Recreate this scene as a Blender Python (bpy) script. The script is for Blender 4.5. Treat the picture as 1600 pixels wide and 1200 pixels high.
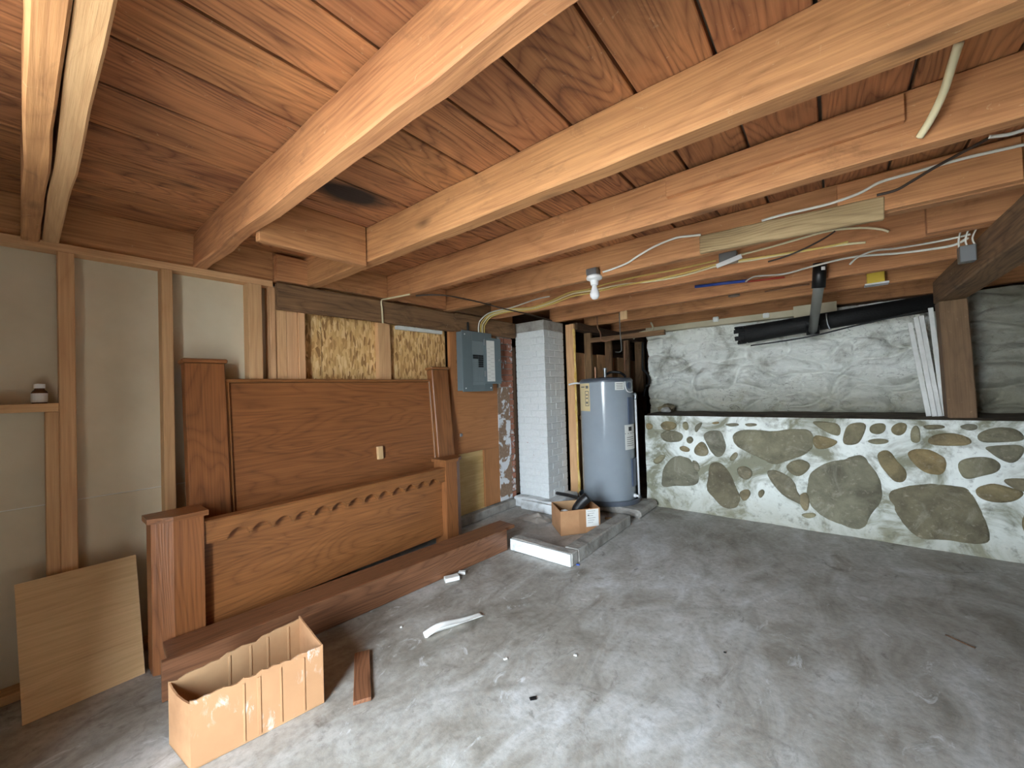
import bpy, bmesh, math, random
from mathutils import Vector, Matrix, noise
random.seed(7)
S = bpy.context.scene
for o in list(bpy.data.objects): bpy.data.objects.remove(o)
COL = S.collection

# ------------------------------------------------------------------ camera, world, sun, exposure
YAW, PITCH, ROLL, FPX = -0.67855, 0.0163, -0.0314, 620.0
CAM = Vector((0, 0, 1.3))
fw = Vector((math.sin(YAW)*math.cos(PITCH), math.cos(YAW)*math.cos(PITCH), math.sin(PITCH)))
r0 = Vector((math.cos(YAW), -math.sin(YAW), 0)); u0 = r0.cross(fw)
rt = math.cos(ROLL)*r0 + math.sin(ROLL)*u0
up = -math.sin(ROLL)*r0 + math.cos(ROLL)*u0
cd = bpy.data.cameras.new('camera'); co = bpy.data.objects.new('camera', cd); COL.objects.link(co)
M3 = Matrix((rt, up, -fw)).transposed()
co.matrix_world = Matrix.Translation(CAM) @ M3.to_4x4()
cd.sensor_fit = 'HORIZONTAL'; cd.sensor_width = 36; cd.lens = FPX/1600*36
cd.clip_start = 0.02; cd.clip_end = 200
S.camera = co

S.view_settings.view_transform = 'Standard'; S.view_settings.look = 'None'
S.view_settings.gamma = 1; S.view_settings.use_curve_mapping = False
S.view_settings.exposure = 2.48

wd = bpy.data.worlds.new('sky'); S.world = wd; wd.use_nodes = True
bgn = wd.node_tree.nodes['Background']
bgn.inputs[0].default_value = (0.77, 0.885, 1.0, 1); bgn.inputs[1].default_value = 11

sd = bpy.data.lights.new('sun', 'SUN'); sd.energy = 9.0; sd.angle = math.radians(0.6); sd.color = (1, .95, .88)
so = bpy.data.objects.new('sun', sd); COL.objects.link(so)
so.rotation_euler = Vector((0.35, -0.75, -1.0)).to_track_quat('-Z', 'Y').to_euler()

FRONT = -0.65                     # plane of the front wall with the wide doorway behind the camera
DX0, DX1, DZ, DT = -1.22, -0.27, 2.05, .55    # doorway in a thick wall
pd = bpy.data.lights.new('doorway_portal', 'AREA'); pd.shape = 'RECTANGLE'
pd.size = DX1-DX0; pd.size_y = DZ; pd.cycles.is_portal = True
po = bpy.data.objects.new('doorway_portal', pd); COL.objects.link(po)
po.location = ((DX0+DX1)/2, FRONT-DT-.02, DZ/2)
po.rotation_euler = Vector((0, 1, 0)).to_track_quat('-Z', 'Z').to_euler()

# ------------------------------------------------------------------ measuring helper: pixel of the photo onto a real plane
def at(px, py, axis, val):
    d = (px-800)/FPX*rt - (py-600)/FPX*up + fw
    t = (val-CAM[axis])/d[axis]
    return CAM + d*t

CZ, JZ = 2.27, 2.07      # underside of the planks, underside of the joists
# ------------------------------------------------------------------ materials
def lin(c):
    return tuple(((v/255)/12.92 if v/255 <= .04045 else ((v/255+.055)/1.055)**2.4) for v in c) + (1,)
class NT:
    def __init__(s, name):
        s.m = bpy.data.materials.new(name); s.m.use_nodes = True; s.t = s.m.node_tree
        s.b = s.t.nodes['Principled BSDF']
    def n(s, typ, **kw):
        o = s.t.nodes.new(typ)
        for k, v in kw.items():
            if k.startswith('i_'):
                key = k[2:]; key = int(key) if key.isdigit() else key.replace('_', ' ')
                s.set(o.inputs[key], v)
            else: setattr(o, k, v)
        return o
    def set(s, sock, v):
        if isinstance(v, bpy.types.NodeSocket): s.t.links.new(v, sock)
        else: sock.default_value = v
    def math(s, op, a, b=0.0, clamp=False):
        o = s.n('ShaderNodeMath', operation=op, use_clamp=clamp); s.set(o.inputs[0], a); s.set(o.inputs[1], b); return o.outputs[0]
    def mix(s, f, a, b, mode='MIX'):
        o = s.n('ShaderNodeMix', data_type='RGBA', blend_type=mode)
        s.set(o.inputs[0], f); s.set(o.inputs[6], a); s.set(o.inputs[7], b); return o.outputs[2]
    def ramp(s, f, stops):
        o = s.n('ShaderNodeValToRGB'); s.set(o.inputs[0], f); e = o.color_ramp.elements
        while len(e) < len(stops): e.new(.5)
        for el, (p, c) in zip(e, stops): el.position = p; el.color = c
        return o.outputs[0]
    def noise(s, vec, scale, detail=4, rough=.55, dist=0):
        o = s.n('ShaderNodeTexNoise'); s.set(o.inputs['Vector'], vec)
        o.inputs['Scale'].default_value = scale; o.inputs['Detail'].default_value = detail
        o.inputs['Roughness'].default_value = rough; o.inputs['Distortion'].default_value = dist
        return o.outputs[0]
    def vadd(s, a, b, op='ADD'):
        o = s.n('ShaderNodeVectorMath', operation=op); s.set(o.inputs[0], a); s.set(o.inputs[1], b); return o.outputs[0]
    def scale(s, vec, sc):
        o = s.n('ShaderNodeMapping'); s.set(o.inputs[0], vec); o.inputs['Scale'].default_value = sc; return o.outputs[0]
    def bump(s, h, strength=.3, dist=.01):
        o = s.n('ShaderNodeBump'); o.inputs['Strength'].default_value = strength; o.inputs['Distance'].default_value = dist
        s.set(o.inputs['Height'], h); s.t.links.new(o.outputs[0], s.b.inputs['Normal'])
    def coords(s, rnd=True):
        tc = s.n('ShaderNodeTexCoord').outputs['Object']
        if not rnd: return tc, None
        r = s.n('ShaderNodeObjectInfo').outputs['Random']
        cb = s.n('ShaderNodeCombineXYZ')
        s.set(cb.inputs[0], s.math('MULTIPLY', r, 31.0)); s.set(cb.inputs[1], s.math('MULTIPLY', r, 57.0)); s.set(cb.inputs[2], s.math('MULTIPLY', r, 13.0))
        return s.vadd(tc, cb.outputs[0]), r
    def out(s, col, rough=.7):
        s.set(s.b.inputs['Base Color'], col); s.set(s.b.inputs['Roughness'], rough); return s.m
MC = {}
WOODS = {  # light, dark, ring frequency, ring weight, roughness, tint variation, knots, blotch
 'joist':   ((210,148,102), (140,86,55), 24, .22, .75, .16, .9, .55),
 'plank':   ((196,130,86), (110,64,42), 46, .50, .75, .34, .9, .65),
 'stud':    ((222,176,132), (182,132,90), 26, .22, .75, .18, .9, .25),
 'header':  ((150,112,78), (80,56,38), 24, .35, .85, .15, .5, .6),
 'oak':     ((166,104,62), (104,62,36), 40, .34, .36, .05, .0, .3),
 'rail':    ((144,96,68), (88,55,37), 60, .45, .42, .06, .0, .25),
 'ply':     ((220,184,138), (184,146,102), 34, .22, .7, .08, .8, .3),
 'litply': ((240,212,150), (206,168,104), 34, .3, .6, .03, .2, .5),  # light yellow board, colour raised to carry light from the next room
 'redply':  ((192,128,80), (152,96,58), 26, .25, .7, .05, .9, .3),
 'old':     ((172,146,110), (108,86,60), 36, .45, .9, .12, .2, .8),
 'brownpost': ((138,108,80), (94,70,50), 24, .3, .85, .05, .4, .6),
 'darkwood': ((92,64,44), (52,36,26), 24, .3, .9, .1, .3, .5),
}
def wood(kind, axis):
    key = (kind, axis)
    if key in MC: return MC[key]
    L, D, rf, rw, ro, var, kn, bl = WOODS[kind]
    s = NT('%s_wood_%s' % (kind, 'XYZ'[axis])); v, r = s.coords()
    def st(l, c):
        q = [c]*3; q[axis] = l; return s.scale(v, tuple(q))
    low = s.noise(st(.35, 2.2), 1.6, 2, .5, .4)
    ring = s.math('SINE', s.math('MULTIPLY', low, float(rf)*2))
    ring = s.math('POWER', s.math('ABSOLUTE', ring), .6)
    fine = s.noise(st(.9, 36), 3.0, 3, .6)
    blo = s.noise(st(.6, 1.4), 2.6, 4, .6)
    f = s.math('ADD', .5, s.math('MULTIPLY', s.math('SUBTRACT', ring, .6), rw))
    f = s.math('ADD', f, s.math('MULTIPLY', s.math('SUBTRACT', fine, .5), 1.25))
    f = s.math('ADD', f, s.math('MULTIPLY', s.math('SUBTRACT', blo, .5), bl*2.0), clamp=True)
    col = s.mix(f, lin(D), lin(L))
    if kn:
        vo = s.n('ShaderNodeTexVoronoi', voronoi_dimensions='3D'); s.set(vo.inputs['Vector'], st(1.6, 4.2)); vo.inputs['Scale'].default_value = 1.0
        k = s.math('SUBTRACT', 1.0, s.math('DIVIDE', vo.outputs['Distance'], .13), clamp=True)
        k = s.math('MULTIPLY', k, kn, clamp=True)
        col = s.mix(k, col, lin(tuple(int(c*.45) for c in D)))
    if kind in ('joist', 'plank', 'header', 'brownpost'):
        scuff = s.noise(v, 26, 6, .7, 1.2); dirt = s.noise(st(.8, 1.8), 4.2, 7, .7, .8)
        col = s.mix(s.math('MULTIPLY', s.math('SUBTRACT', dirt, .56, True), 3.0, True), col, lin(tuple(int(c*.62) for c in D)))
        col = s.mix(s.math('MULTIPLY', s.math('SUBTRACT', scuff, .64, True), 5.0, True), col, lin((226,196,158)))
    if kind == 'plank':      # one old water stain
        sp = at(545, 303, 2, CZ); g = s.n('ShaderNodeNewGeometry').outputs['Position']
        dv = s.scale(s.vadd(g, tuple(-c for c in sp)), (7.5, 4.2, 1)); ln = s.n('ShaderNodeVectorMath', operation='LENGTH'); s.set(ln.inputs[0], dv)
        k = s.math('SUBTRACT', 1.25, s.math('ADD', ln.outputs['Value'], s.math('MULTIPLY', blo, .6)), True)
        col = s.mix(s.math('MULTIPLY', k, 2.2, True), col, lin((44,34,30)))
    hs = s.n('ShaderNodeHueSaturation'); s.set(hs.inputs['Color'], col)
    s.set(hs.inputs['Value'], s.math('ADD', 1-var/2, s.math('MULTIPLY', r, var)))
    s.set(hs.inputs['Hue'], s.math('ADD', .5+.002, s.math('MULTIPLY', s.math('FRACT', s.math('MULTIPLY', r, 7.3)), .007)))
    s.bump(f, .25, .004)
    MC[key] = s.out(hs.outputs[0], ro); return MC[key]
def blotch(name, stops, scale=4, detail=6, rough=.85, bump=.3, bdist=.01, metallic=0, var=0, stretch=(1, 1, 1), rnd=True):
    if name in MC: return MC[name]
    s = NT(name); v, r = s.coords(rnd); v = s.scale(v, stretch)
    f = s.noise(v, scale, detail, .62)
    n = len(stops)
    col = s.ramp(f, [(.28+.44*i/max(1, n-1), lin(c)) for i, c in enumerate(stops)])
    if var and r:
        hs = s.n('ShaderNodeHueSaturation'); s.set(hs.inputs['Color'], col)
        s.set(hs.inputs['Value'], s.math('ADD', 1-var/2, s.math('MULTIPLY', r, var))); col = hs.outputs[0]
    if bump: s.bump(s.noise(v, scale*6, 4), bump, bdist)
    s.b.inputs['Metallic'].default_value = metallic
    MC[name] = s.out(col, rough); return MC[name]
def flat(name, c, rough=.5, metallic=0, spec=None):
    if name in MC: return MC[name]
    s = NT(name); v, r = s.coords()
    f = s.noise(v, 9, 3)
    a = lin(c); b = tuple(x*.86 for x in a[:3])+(1,)
    s.b.inputs['Metallic'].default_value = metallic
    MC[name] = s.out(s.mix(f, b, a), rough); return MC[name]

def m_floor():
    s = NT('concrete_floor'); v, _ = s.coords(False)
    big = s.noise(v, .75, 5, .62, .9); mid = s.noise(s.scale(v, (1.6, .8, 1)), 3.2, 8, .65, .8); fine = s.noise(v, 38, 5, .65)
    f = s.math('ADD', s.math('MULTIPLY', big, .55), s.math('MULTIPLY', mid, .45))
    col = s.ramp(f, [(.34, lin((106,100,88))), (.45, lin((154,149,139))), (.54, lin((180,178,172))), (.64, lin((206,207,206)))])
    col = s.mix(s.math('MULTIPLY', s.math('SUBTRACT', .56, fine, True), 1.3, True), col, lin((92,88,82)))
    spots = s.noise(s.scale(v, (1, .6, 1)), 7.5, 6, .7, 1.5)
    col = s.mix(s.math('MULTIPLY', s.math('SUBTRACT', spots, .61, True), 6, True), col, lin((224,226,227)))
    col = s.mix(s.math('MULTIPLY', s.math('SUBTRACT', .40, spots, True), 5.5, True), col, lin((82,74,64)))
    vo = s.n('ShaderNodeTexVoronoi', feature='DISTANCE_TO_EDGE')
    s.set(vo.inputs['Vector'], s.vadd(v, s.n('ShaderNodeTexNoise', i_Scale=2.2, i_Detail=5).outputs[1])); vo.inputs['Scale'].default_value = .55
    crack = s.math('SUBTRACT', 1, s.math('DIVIDE', vo.outputs[0], .008), True)
    col = s.mix(s.math('MULTIPLY', crack, .14), col, lin((70,66,60)))
    s.bump(s.math('ADD', mid, s.math('MULTIPLY', fine, .3)), .28, .012)
    return s.out(col, s.math('ADD', .42, s.math('MULTIPLY', big, .35)))
def m_whitewall(name, top, mid_, low, zsplit, upper=False, grime=0):
    # painted rubble: limewash above, damp green-brown staining near the ground
    s = NT(name); v, _ = s.coords(False)
    a = s.noise(v, 3.0, 8, .65, .7); b = s.noise(v, 16, 6, .65)
    col = s.ramp(a, [(.32+grime, lin(mid_)), (.5+grime*.6, lin(top)), (.7, lin(tuple(min(255, c+14) for c in top)))])
    sep = s.n('ShaderNodeSeparateXYZ'); s.set(sep.inputs[0], v)
    damp = s.math('ADD', s.math('MULTIPLY', s.math('SUBTRACT', zsplit, sep.outputs[2]), 2.2), s.math('MULTIPLY', s.math('SUBTRACT', a, .5), 2.4))
    col = s.mix(s.math('MULTIPLY', s.math('MAXIMUM', damp, 0.0, True), .75, True), col, lin(low))
    col = s.mix(s.math('MULTIPLY', s.math('SUBTRACT', .40+grime*.5, b, True), 4.0, True), col, lin((92,88,76)))
    if upper:   # hairline cracks in the limewash, and shade plus brown-green smears right of the post, painted in as darker olive
        cn = s.noise(s.scale(v, (1, 1, 2.6)), 3.4, 3, .55, 1.6); gate = s.noise(v, 2.3, 3)
        ck = s.math('MULTIPLY', s.math('SUBTRACT', 1, s.math('DIVIDE', s.math('ABSOLUTE', s.math('SUBTRACT', cn, .5)), .012), True), s.math('MULTIPLY', s.math('SUBTRACT', gate, .44, True), 5, True))
        col = s.mix(s.math('MULTIPLY', ck, .8), col, lin((74,70,60)))
        bare = s.math('ADD', s.math('MULTIPLY', s.math('SUBTRACT', sep.outputs[0], .86), 6), s.math('MULTIPLY', s.math('SUBTRACT', a, .5), 3), True)  # mask for the painted-in shade and smears, rising past the post
        col = s.mix(s.math('MULTIPLY', bare, .8), col, s.mix(b, lin((104,98,80)), lin((150,146,126))))  # darker olive for the painted-in shade and smears, not bare stone
    s.bump(s.math('ADD', a, s.math('MULTIPLY', b, .5)), .9 if upper else .6, .04 if upper else .02)
    return s.out(col, .9)
def m_stone():
    s = NT('field_stone'); v, r = s.coords()
    a = s.noise(v, 5, 8, .65, .4); b = s.noise(v, 30, 5, .6)
    base = s.ramp(r, [(.0, lin((134,128,98))), (.25, lin((158,136,92))), (.5, lin((124,122,104))), (.75, lin((150,142,110))), (1, lin((112,104,82)))])
    col = s.mix(s.math('MULTIPLY', s.math('SUBTRACT', a, .36, True), 3.6, True), s.mix(.62, base, lin((62,54,42))), base)
    sm = s.noise(v, 3.2, 9, .72, .8); col = s.mix(s.math('MULTIPLY', s.math('SUBTRACT', sm, .56, True), 3.0, True), col, lin((186,182,164)))
    col = s.mix(s.math('MULTIPLY', s.math('SUBTRACT', b, .58, True), 3, True), col, lin((176,168,148)))
    s.bump(s.math('ADD', a, s.math('MULTIPLY', b, .5)), .9, .03)
    return s.out(col, .85)
def m_osb():
    s = NT('strand_board'); v, _ = s.coords(False)
    w = s.noise(v, 5, 3)
    def layer(rot, sc):
        mp = s.n('ShaderNodeMapping'); s.set(mp.inputs[0], s.vadd(v, s.vadd(s.n('ShaderNodeTexNoise', i_Scale=14.0).outputs[1], (.012,.012,.012), 'MULTIPLY'))); mp.inputs['Rotation'].default_value = (rot, 0, 0); mp.inputs['Scale'].default_value = (1, sc, sc*.26)
        vo = s.n('ShaderNodeTexVoronoi'); s.set(vo.inputs['Vector'], mp.outputs[0]); vo.inputs['Scale'].default_value = 1
        return vo.outputs['Color']
    c1 = s.n('ShaderNodeSeparateColor'); s.set(c1.inputs[0], layer(.7, 62.0)); c2 = s.n('ShaderNodeSeparateColor'); s.set(c2.inputs[0], layer(-.8, 74.0))
    f = s.mix(s.math('GREATER_THAN', c2.outputs[1], .5), c1.outputs[0], c2.outputs[0])
    col = s.ramp(f, [(0, lin((146,104,58))), (.25, lin((196,150,92))), (.6, lin((220,178,116))), (1, lin((236,202,146)))])
    s.bump(f, .3, .004)
    return s.out(col, .7)
def m_plaster():
    s = NT('peeling_plaster'); v, _ = s.coords()
    a = s.noise(v, 7, 7, .6, .4); b = s.noise(v, 40, 4)
    col = s.mix(s.math('MULTIPLY', s.math('SUBTRACT', a, .485), 30, True), s.mix(b, lin((112,84,64)), lin((168,142,118))), lin((226,228,230)))
    s.bump(s.math('MULTIPLY', s.math('SUBTRACT', a, .485), 30, True), .6, .006)
    return s.out(col, .85)
def m_brick(name, paint):
    s = NT(name); v, r = s.coords()
    a = s.noise(v, 9, 6, .65, .5); b = s.noise(v, 45, 4)
    br = s.mix(b, lin((150,92,70)), lin((176,124,100)))
    col = s.mix(s.math('MULTIPLY', s.math('ADD', s.math('SUBTRACT', a, .5), paint), 14, True), br, s.mix(b, lin((204,208,206)), lin((232,236,236))))
    s.bump(s.math('ADD', a, b), .35, .006)
    return s.out(col, .85)
M_FLOOR = m_floor(); M_STONE = m_stone(); M_OSB = m_osb(); M_PLASTER = m_plaster()
M_MORTAR = m_whitewall('limewashed_mortar', (224,228,221), (134,133,112), (136,130,108), .30, False, .08)
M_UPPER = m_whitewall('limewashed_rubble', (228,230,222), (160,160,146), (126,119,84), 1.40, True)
M_BRICKW = m_brick('painted_brick', .235); M_BRICKR = m_brick('bare_brick', -.06)
M_DRY = blotch('drywall_back_paper', [(202,189,162), (211,199,173), (217,206,181)], 2.5, 4, .9, .05)
M_CONC = blotch('curb_concrete', [(120,116,108), (160,156,148), (186,184,178)], 7, 8, .9, .6)
M_CURBW = blotch('curb_white_paint', [(170,172,168), (224,228,228), (236,240,240)], 9, 7, .8, .4)
M_DIRT = blotch('ledge_dirt', [(58,48,36), (86,74,56), (110,98,78)], 8, 8, .95, .8, .03)
M_CARD = blotch('cardboard', [(160,116,80), (180,134,94), (190,146,104)], 5, 5, .85, .15, .003)
M_CARDIN = blotch('cardboard_inner', [(178,138,98), (196,158,116)], 5, 4, .85, .1, .003)
def m_scuffed():
    s = NT('scuffed_cardboard'); v, _ = s.coords(False); a = s.noise(v, 5, 5); b = s.noise(s.scale(v, (1, .35, 1)), 34, 6, .7, .6); c_ = s.noise(v, 6, 3)
    col = s.mix(a, lin((160,116,80)), lin((190,146,104)))
    col = s.mix(s.math('MULTIPLY', s.math('MULTIPLY', s.math('SUBTRACT', b, .52, True), 8, True), s.math('MULTIPLY', s.math('SUBTRACT', c_, .5, True), 7, True)), col, lin((226,222,214)))
    s.bump(b, .15, .003); return s.out(col, .85)
M_CARDS = m_scuffed()
M_CARDTAPE = flat('packing_tape', (176,132,94), .35)
M_WHITE = flat('white_plastic', (235,236,236), .4)
M_PAPER = flat('white_paper', (232,232,226), .7)
M_PRINT = flat('label_print', (110,108,104), .7)
M_BLACK = flat('black_plastic', (20,20,21), .45)
M_TAR = blotch('black_wrapped_pipe', [(5,5,5), (10,10,10), (18,17,16)], 12, 5, .7, .5)
M_GREYPVC = flat('grey_pipe', (112,112,106), .4)
M_STEEL = flat('galvanised_steel', (150,154,156), .38, .8)
M_PANEL = flat('panel_grey_paint', (108,122,126), .45)
M_PANELD = flat('panel_inner_grey', (126,140,144), .45)
M_TANK = flat('tank_grey_enamel', (152,161,168), .15)
M_TANKD = flat('tank_dark_blue', (74,86,108), .35)
M_TANKTOP = flat('tank_top_grey', (92,98,108), .4)
M_CREAM = flat('cream_label', (226,206,158), .6)
M_CABLE = flat('cream_cable', (228,216,176), .5)
M_CABLEY = flat('yellow_cable', (224,196,110), .5)
M_CABLEW = flat('white_cable', (226,224,214), .5)
M_CABLED = flat('dark_cable', (62,48,38), .6)
M_BLUE = flat('blue_pipe', (52,84,170), .4)
M_RED = flat('red_pipe', (176,62,44), .4)
M_COPPER = flat('dull_copper', (150,110,84), .4, .7)
M_YELLOW = flat('yellow_box', (240,206,70), .5)
M_FOAM = blotch('yellow_foam', [(206,160,70), (226,190,110), (236,206,140)], 14, 5, .9, .6)
M_BEIGE = blotch('beige_board', [(178,168,140), (196,186,160)], 4, 4, .85, .1)
M_STRIP = blotch('white_painted_strip', [(206,206,198), (230,230,226)], 8, 4, .7, .15)
M_AMBER = flat('brown_glass', (92,58,34), .2)
M_GROUND = blotch('gravel_drive', [(150,146,138), (178,174,166)], 3, 6, .95, .2)
M_OUT = flat('outer_shell', (120,110,98), .9)
M_BREAKER = flat('breaker_black', (22,24,26), .4)

# ------------------------------------------------------------------ object helpers
def link(o, parent=None):
    COL.objects.link(o)
    if parent is not None:
        o.parent = parent; o.matrix_parent_inverse = parent.matrix_basis.inverted()
    return o
def tag(o, label=None, cat=None, group=None, kind=None):
    if label: o['label'] = label
    if cat: o['category'] = cat
    if group: o['group'] = group
    if kind: o['kind'] = kind
    return o
def thing(name, loc, label, cat, group=None, kind=None):
    o = bpy.data.objects.new(name, None); o.location = loc; o.empty_display_size = .05
    link(o); return tag(o, label, cat, group, kind)
def obj(name, bm, mat, parent=None, M=None, smooth=False):
    me = bpy.data.meshes.new(name); bmesh.ops.recalc_face_normals(bm, faces=bm.faces[:]); bm.to_mesh(me); bm.free()
    if smooth:
        for p in me.polygons: p.use_smooth = True
    me.materials.append(mat)
    o = bpy.data.objects.new(name, me)
    if M is not None: o.matrix_basis = M
    return link(o, parent)
def bm_box(sx, sy, sz, bevel=.002, jit=0, axis=None, seg=1):
    bm = bmesh.new(); bmesh.ops.create_cube(bm, size=1)
    for v in bm.verts: v.co = Vector((v.co.x*sx, v.co.y*sy, v.co.z*sz))
    if axis is not None and seg > 1:
        es = [e for e in bm.edges if abs((e.verts[0].co-e.verts[1].co)[axis]) > 1e-6]
        bmesh.ops.subdivide_edges(bm, edges=es, cuts=seg-1)
    if bevel:
        es = [e for e in bm.edges if len(e.link_faces) == 2 and e.calc_face_angle(0) > .5]
        bmesh.ops.bevel(bm, geom=es, offset=bevel, segments=1, affect='EDGES')
    if jit:
        sd_ = random.random()*90
        for v in bm.verts:
            q = v.co*3.3 + Vector((sd_, sd_*.7, -sd_)); n = noise.noise_vector(q)*jit + noise.noise_vector(q*5)*jit*.45
            if axis is not None: n[axis] *= .3
            v.co += n
    return bm
def box(name, x0, x1, y0, y1, z0, z1, mat, parent=None, bevel=.002, R=None, jit=0, axis=None, seg=1):
    """axis-aligned box in world (R = optional 4x4 applied afterwards)"""
    c = Vector(((x0+x1)/2, (y0+y1)/2, (z0+z1)/2)); d = (abs(x1-x0), abs(y1-y0), abs(z1-z0))
    b = min(bevel, min(d)*.3)
    M = Matrix.Translation(c)
    if R is not None: M = R @ M
    return obj(name, bm_box(*d, b, jit, axis, seg), mat, parent, M)
def longaxis(x0, x1, y0, y1, z0, z1):
    d = (abs(x1-x0), abs(y1-y0), abs(z1-z0)); return d.index(max(d))
def wbox(name, x0, x1, y0, y1, z0, z1, kind, parent=None, **k):
    a = longaxis(x0, x1, y0, y1, z0, z1)
    ax = k.pop('grain', a)
    return box(name, x0, x1, y0, y1, z0, z1, wood(kind, ax), parent, axis=a, **k)
def beam(name, p, q, w, h, mat, parent=None, bevel=.002, upv=(0, 0, 1), jit=0, seg=1):
    """box whose local X runs from p to q; w across, h along upv"""
    p, q = Vector(p), Vector(q); X = (q-p).normalized(); Y = Vector(upv).cross(X).normalized(); Z = X.cross(Y)
    M = Matrix.Translation((p+q)/2) @ Matrix((X, Y, Z)).transposed().to_4x4()
    return obj(name, bm_box((q-p).length, w, h, min(bevel, min(w, h)*.3), jit, 0, seg), mat, parent, M)
def catmull(P, n=8):
    P = [Vector(p) for p in P]; out = []
    for i in range(len(P)-1):
        a = P[max(0, i-1)]; b = P[i]; c = P[i+1]; d = P[min(len(P)-1, i+2)]
        for k in range(n):
            t = k/n
            out.append(.5*((2*b)+(c-a)*t+(2*a-5*b+4*c-d)*t*t+(3*b-a-3*c+d)*t**3))
    out.append(P[-1]); return out
def bm_tube(bm, P, r, sides=8):
    rings = []; n = len(P)
    for i, p in enumerate(P):
        t = (P[min(n-1, i+1)]-P[max(0, i-1)]).normalized()
        a = t.cross(Vector((0, 0, 1)) if abs(t.z) < .9 else Vector((1, 0, 0))).normalized(); b = t.cross(a)
        rr = r[i] if isinstance(r, (list, tuple)) else r
        rings.append([bm.verts.new(p+rr*(a*math.cos(2*math.pi*k/sides)+b*math.sin(2*math.pi*k/sides))) for k in range(sides)])
    for i in range(n-1):
        for k in range(sides):
            bm.faces.new((rings[i][k], rings[i][(k+1) % sides], rings[i+1][(k+1) % sides], rings[i+1][k]))
    bm.faces.new(rings[0]); bm.faces.new(rings[-1])
def tube(name, pts, r, mat, parent=None, n=8, sides=8, smoothpath=True):
    P = catmull(pts, n) if smoothpath and len(pts) > 2 else [Vector(p) for p in pts]
    c = P[0].copy(); P = [p-c for p in P]
    bm = bmesh.new(); bm_tube(bm, P, r, sides)
    return obj(name, bm, mat, parent, Matrix.Translation(c), smooth=True)
def lathe(name, prof, loc, mat, parent=None, sides=32, smooth=True, R=None):
    bm = bmesh.new(); rings = []
    for r, z in prof:
        rings.append([bm.verts.new((r*math.cos(2*math.pi*k/sides), r*math.sin(2*math.pi*k/sides), z)) for k in range(sides)])
    for i in range(len(prof)-1):
        for k in range(sides):
            bm.faces.new((rings[i][k], rings[i][(k+1) % sides], rings[i+1][(k+1) % sides], rings[i+1][k]))
    bm.faces.new(rings[0]); bm.faces.new(rings[-1])
    M = Matrix.Translation(Vector(loc))
    if R is not None: M = M @ R
    o = obj(name, bm, mat, parent, M, smooth)
    if smooth:
        md = o.modifiers.new('edge', 'EDGE_SPLIT'); md.split_angle = math.radians(40)
    return o
def prism(name, pts, thick, M, mat, parent=None, bevel=0):
    """2-D outline (local XY) extruded along local Z by thick"""
    bm = bmesh.new()
    a = [bm.verts.new((x, y, 0)) for x, y in pts]; b = [bm.verts.new((x, y, thick)) for x, y in pts]; n = len(pts)
    bm.faces.new(a[::-1]); bm.faces.new(b)
    for i in range(n): bm.faces.new((a[i], a[(i+1) % n], b[(i+1) % n], b[i]))
    if bevel:
        bmesh.ops.bevel(bm, geom=[e for e in bm.edges if e.calc_face_angle(0) > .7], offset=bevel, segments=1, affect='EDGES')
    return obj(name, bm, mat, parent, M)
def patch(name, c, r, a0, a1, z0, z1, mat, parent, t=.004, n=10):
    """thick curved sheet on a cylinder round c"""
    bm = bmesh.new(); g = []
    for k in range(n+1):
        a = a0+(a1-a0)*k/n; ca, sa = math.cos(a), math.sin(a)
        g.append([bm.verts.new((q*ca, q*sa, z)) for q, z in ((r, z0), (r+t, z0), (r+t, z1), (r, z1))])
    for k in range(n):
        for j in range(4): bm.faces.new((g[k][j], g[k][(j+1) % 4], g[k+1][(j+1) % 4], g[k+1][j]))
    bm.faces.new(g[0]); bm.faces.new(g[-1])
    return obj(name, bm, mat, parent, Matrix.Translation(Vector(c)))

# ------------------------------------------------------------------ setting: floor, ground outside, shell
def grid(name, nx, ny, f, mat, parent=None, smooth=True, M=None):
    bm = bmesh.new(); g = [[bm.verts.new(f(i/nx, j/ny)) for j in range(ny+1)] for i in range(nx+1)]
    for i in range(nx):
        for j in range(ny): bm.faces.new((g[i][j], g[i+1][j], g[i+1][j+1], g[i][j+1]))
    return obj(name, bm, mat, parent, M, smooth)
XR = 3.2; YB = 6.35; XL = -3.05
floor = box('floor', XL, XR, FRONT-DT, YB, -.12, 0, M_FLOOR, bevel=0)
tag(floor, 'grey stained bare concrete floor', kind='structure')
ground = box('ground', -25, 25, -40, FRONT-DT, -.16, -.04, M_GROUND, bevel=0)
tag(ground, 'pale gravel ground outside the doorway', kind='structure')
wf = box('wall_front', XL-.1, DX0, FRONT-DT, FRONT, 0, 2.5, M_OUT, bevel=0); tag(wf, 'front wall around the wide doorway behind the viewer', kind='structure')
box('wall_pier', DX1, XR+.1, FRONT-DT, FRONT, 0, 2.5, M_OUT, wf, bevel=0); box('lintel', DX0, DX1, FRONT-DT, FRONT, DZ, 2.5, M_OUT, wf, bevel=0)
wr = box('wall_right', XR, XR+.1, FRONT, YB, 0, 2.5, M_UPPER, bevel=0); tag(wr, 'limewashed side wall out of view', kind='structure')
we = box('wall_end', XL-.1, XR+.1, YB, YB+.1, 0, 2.5, wood('darkwood', 0), bevel=0); tag(we, 'dark far end wall seen through the stud partition', kind='structure')

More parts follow.
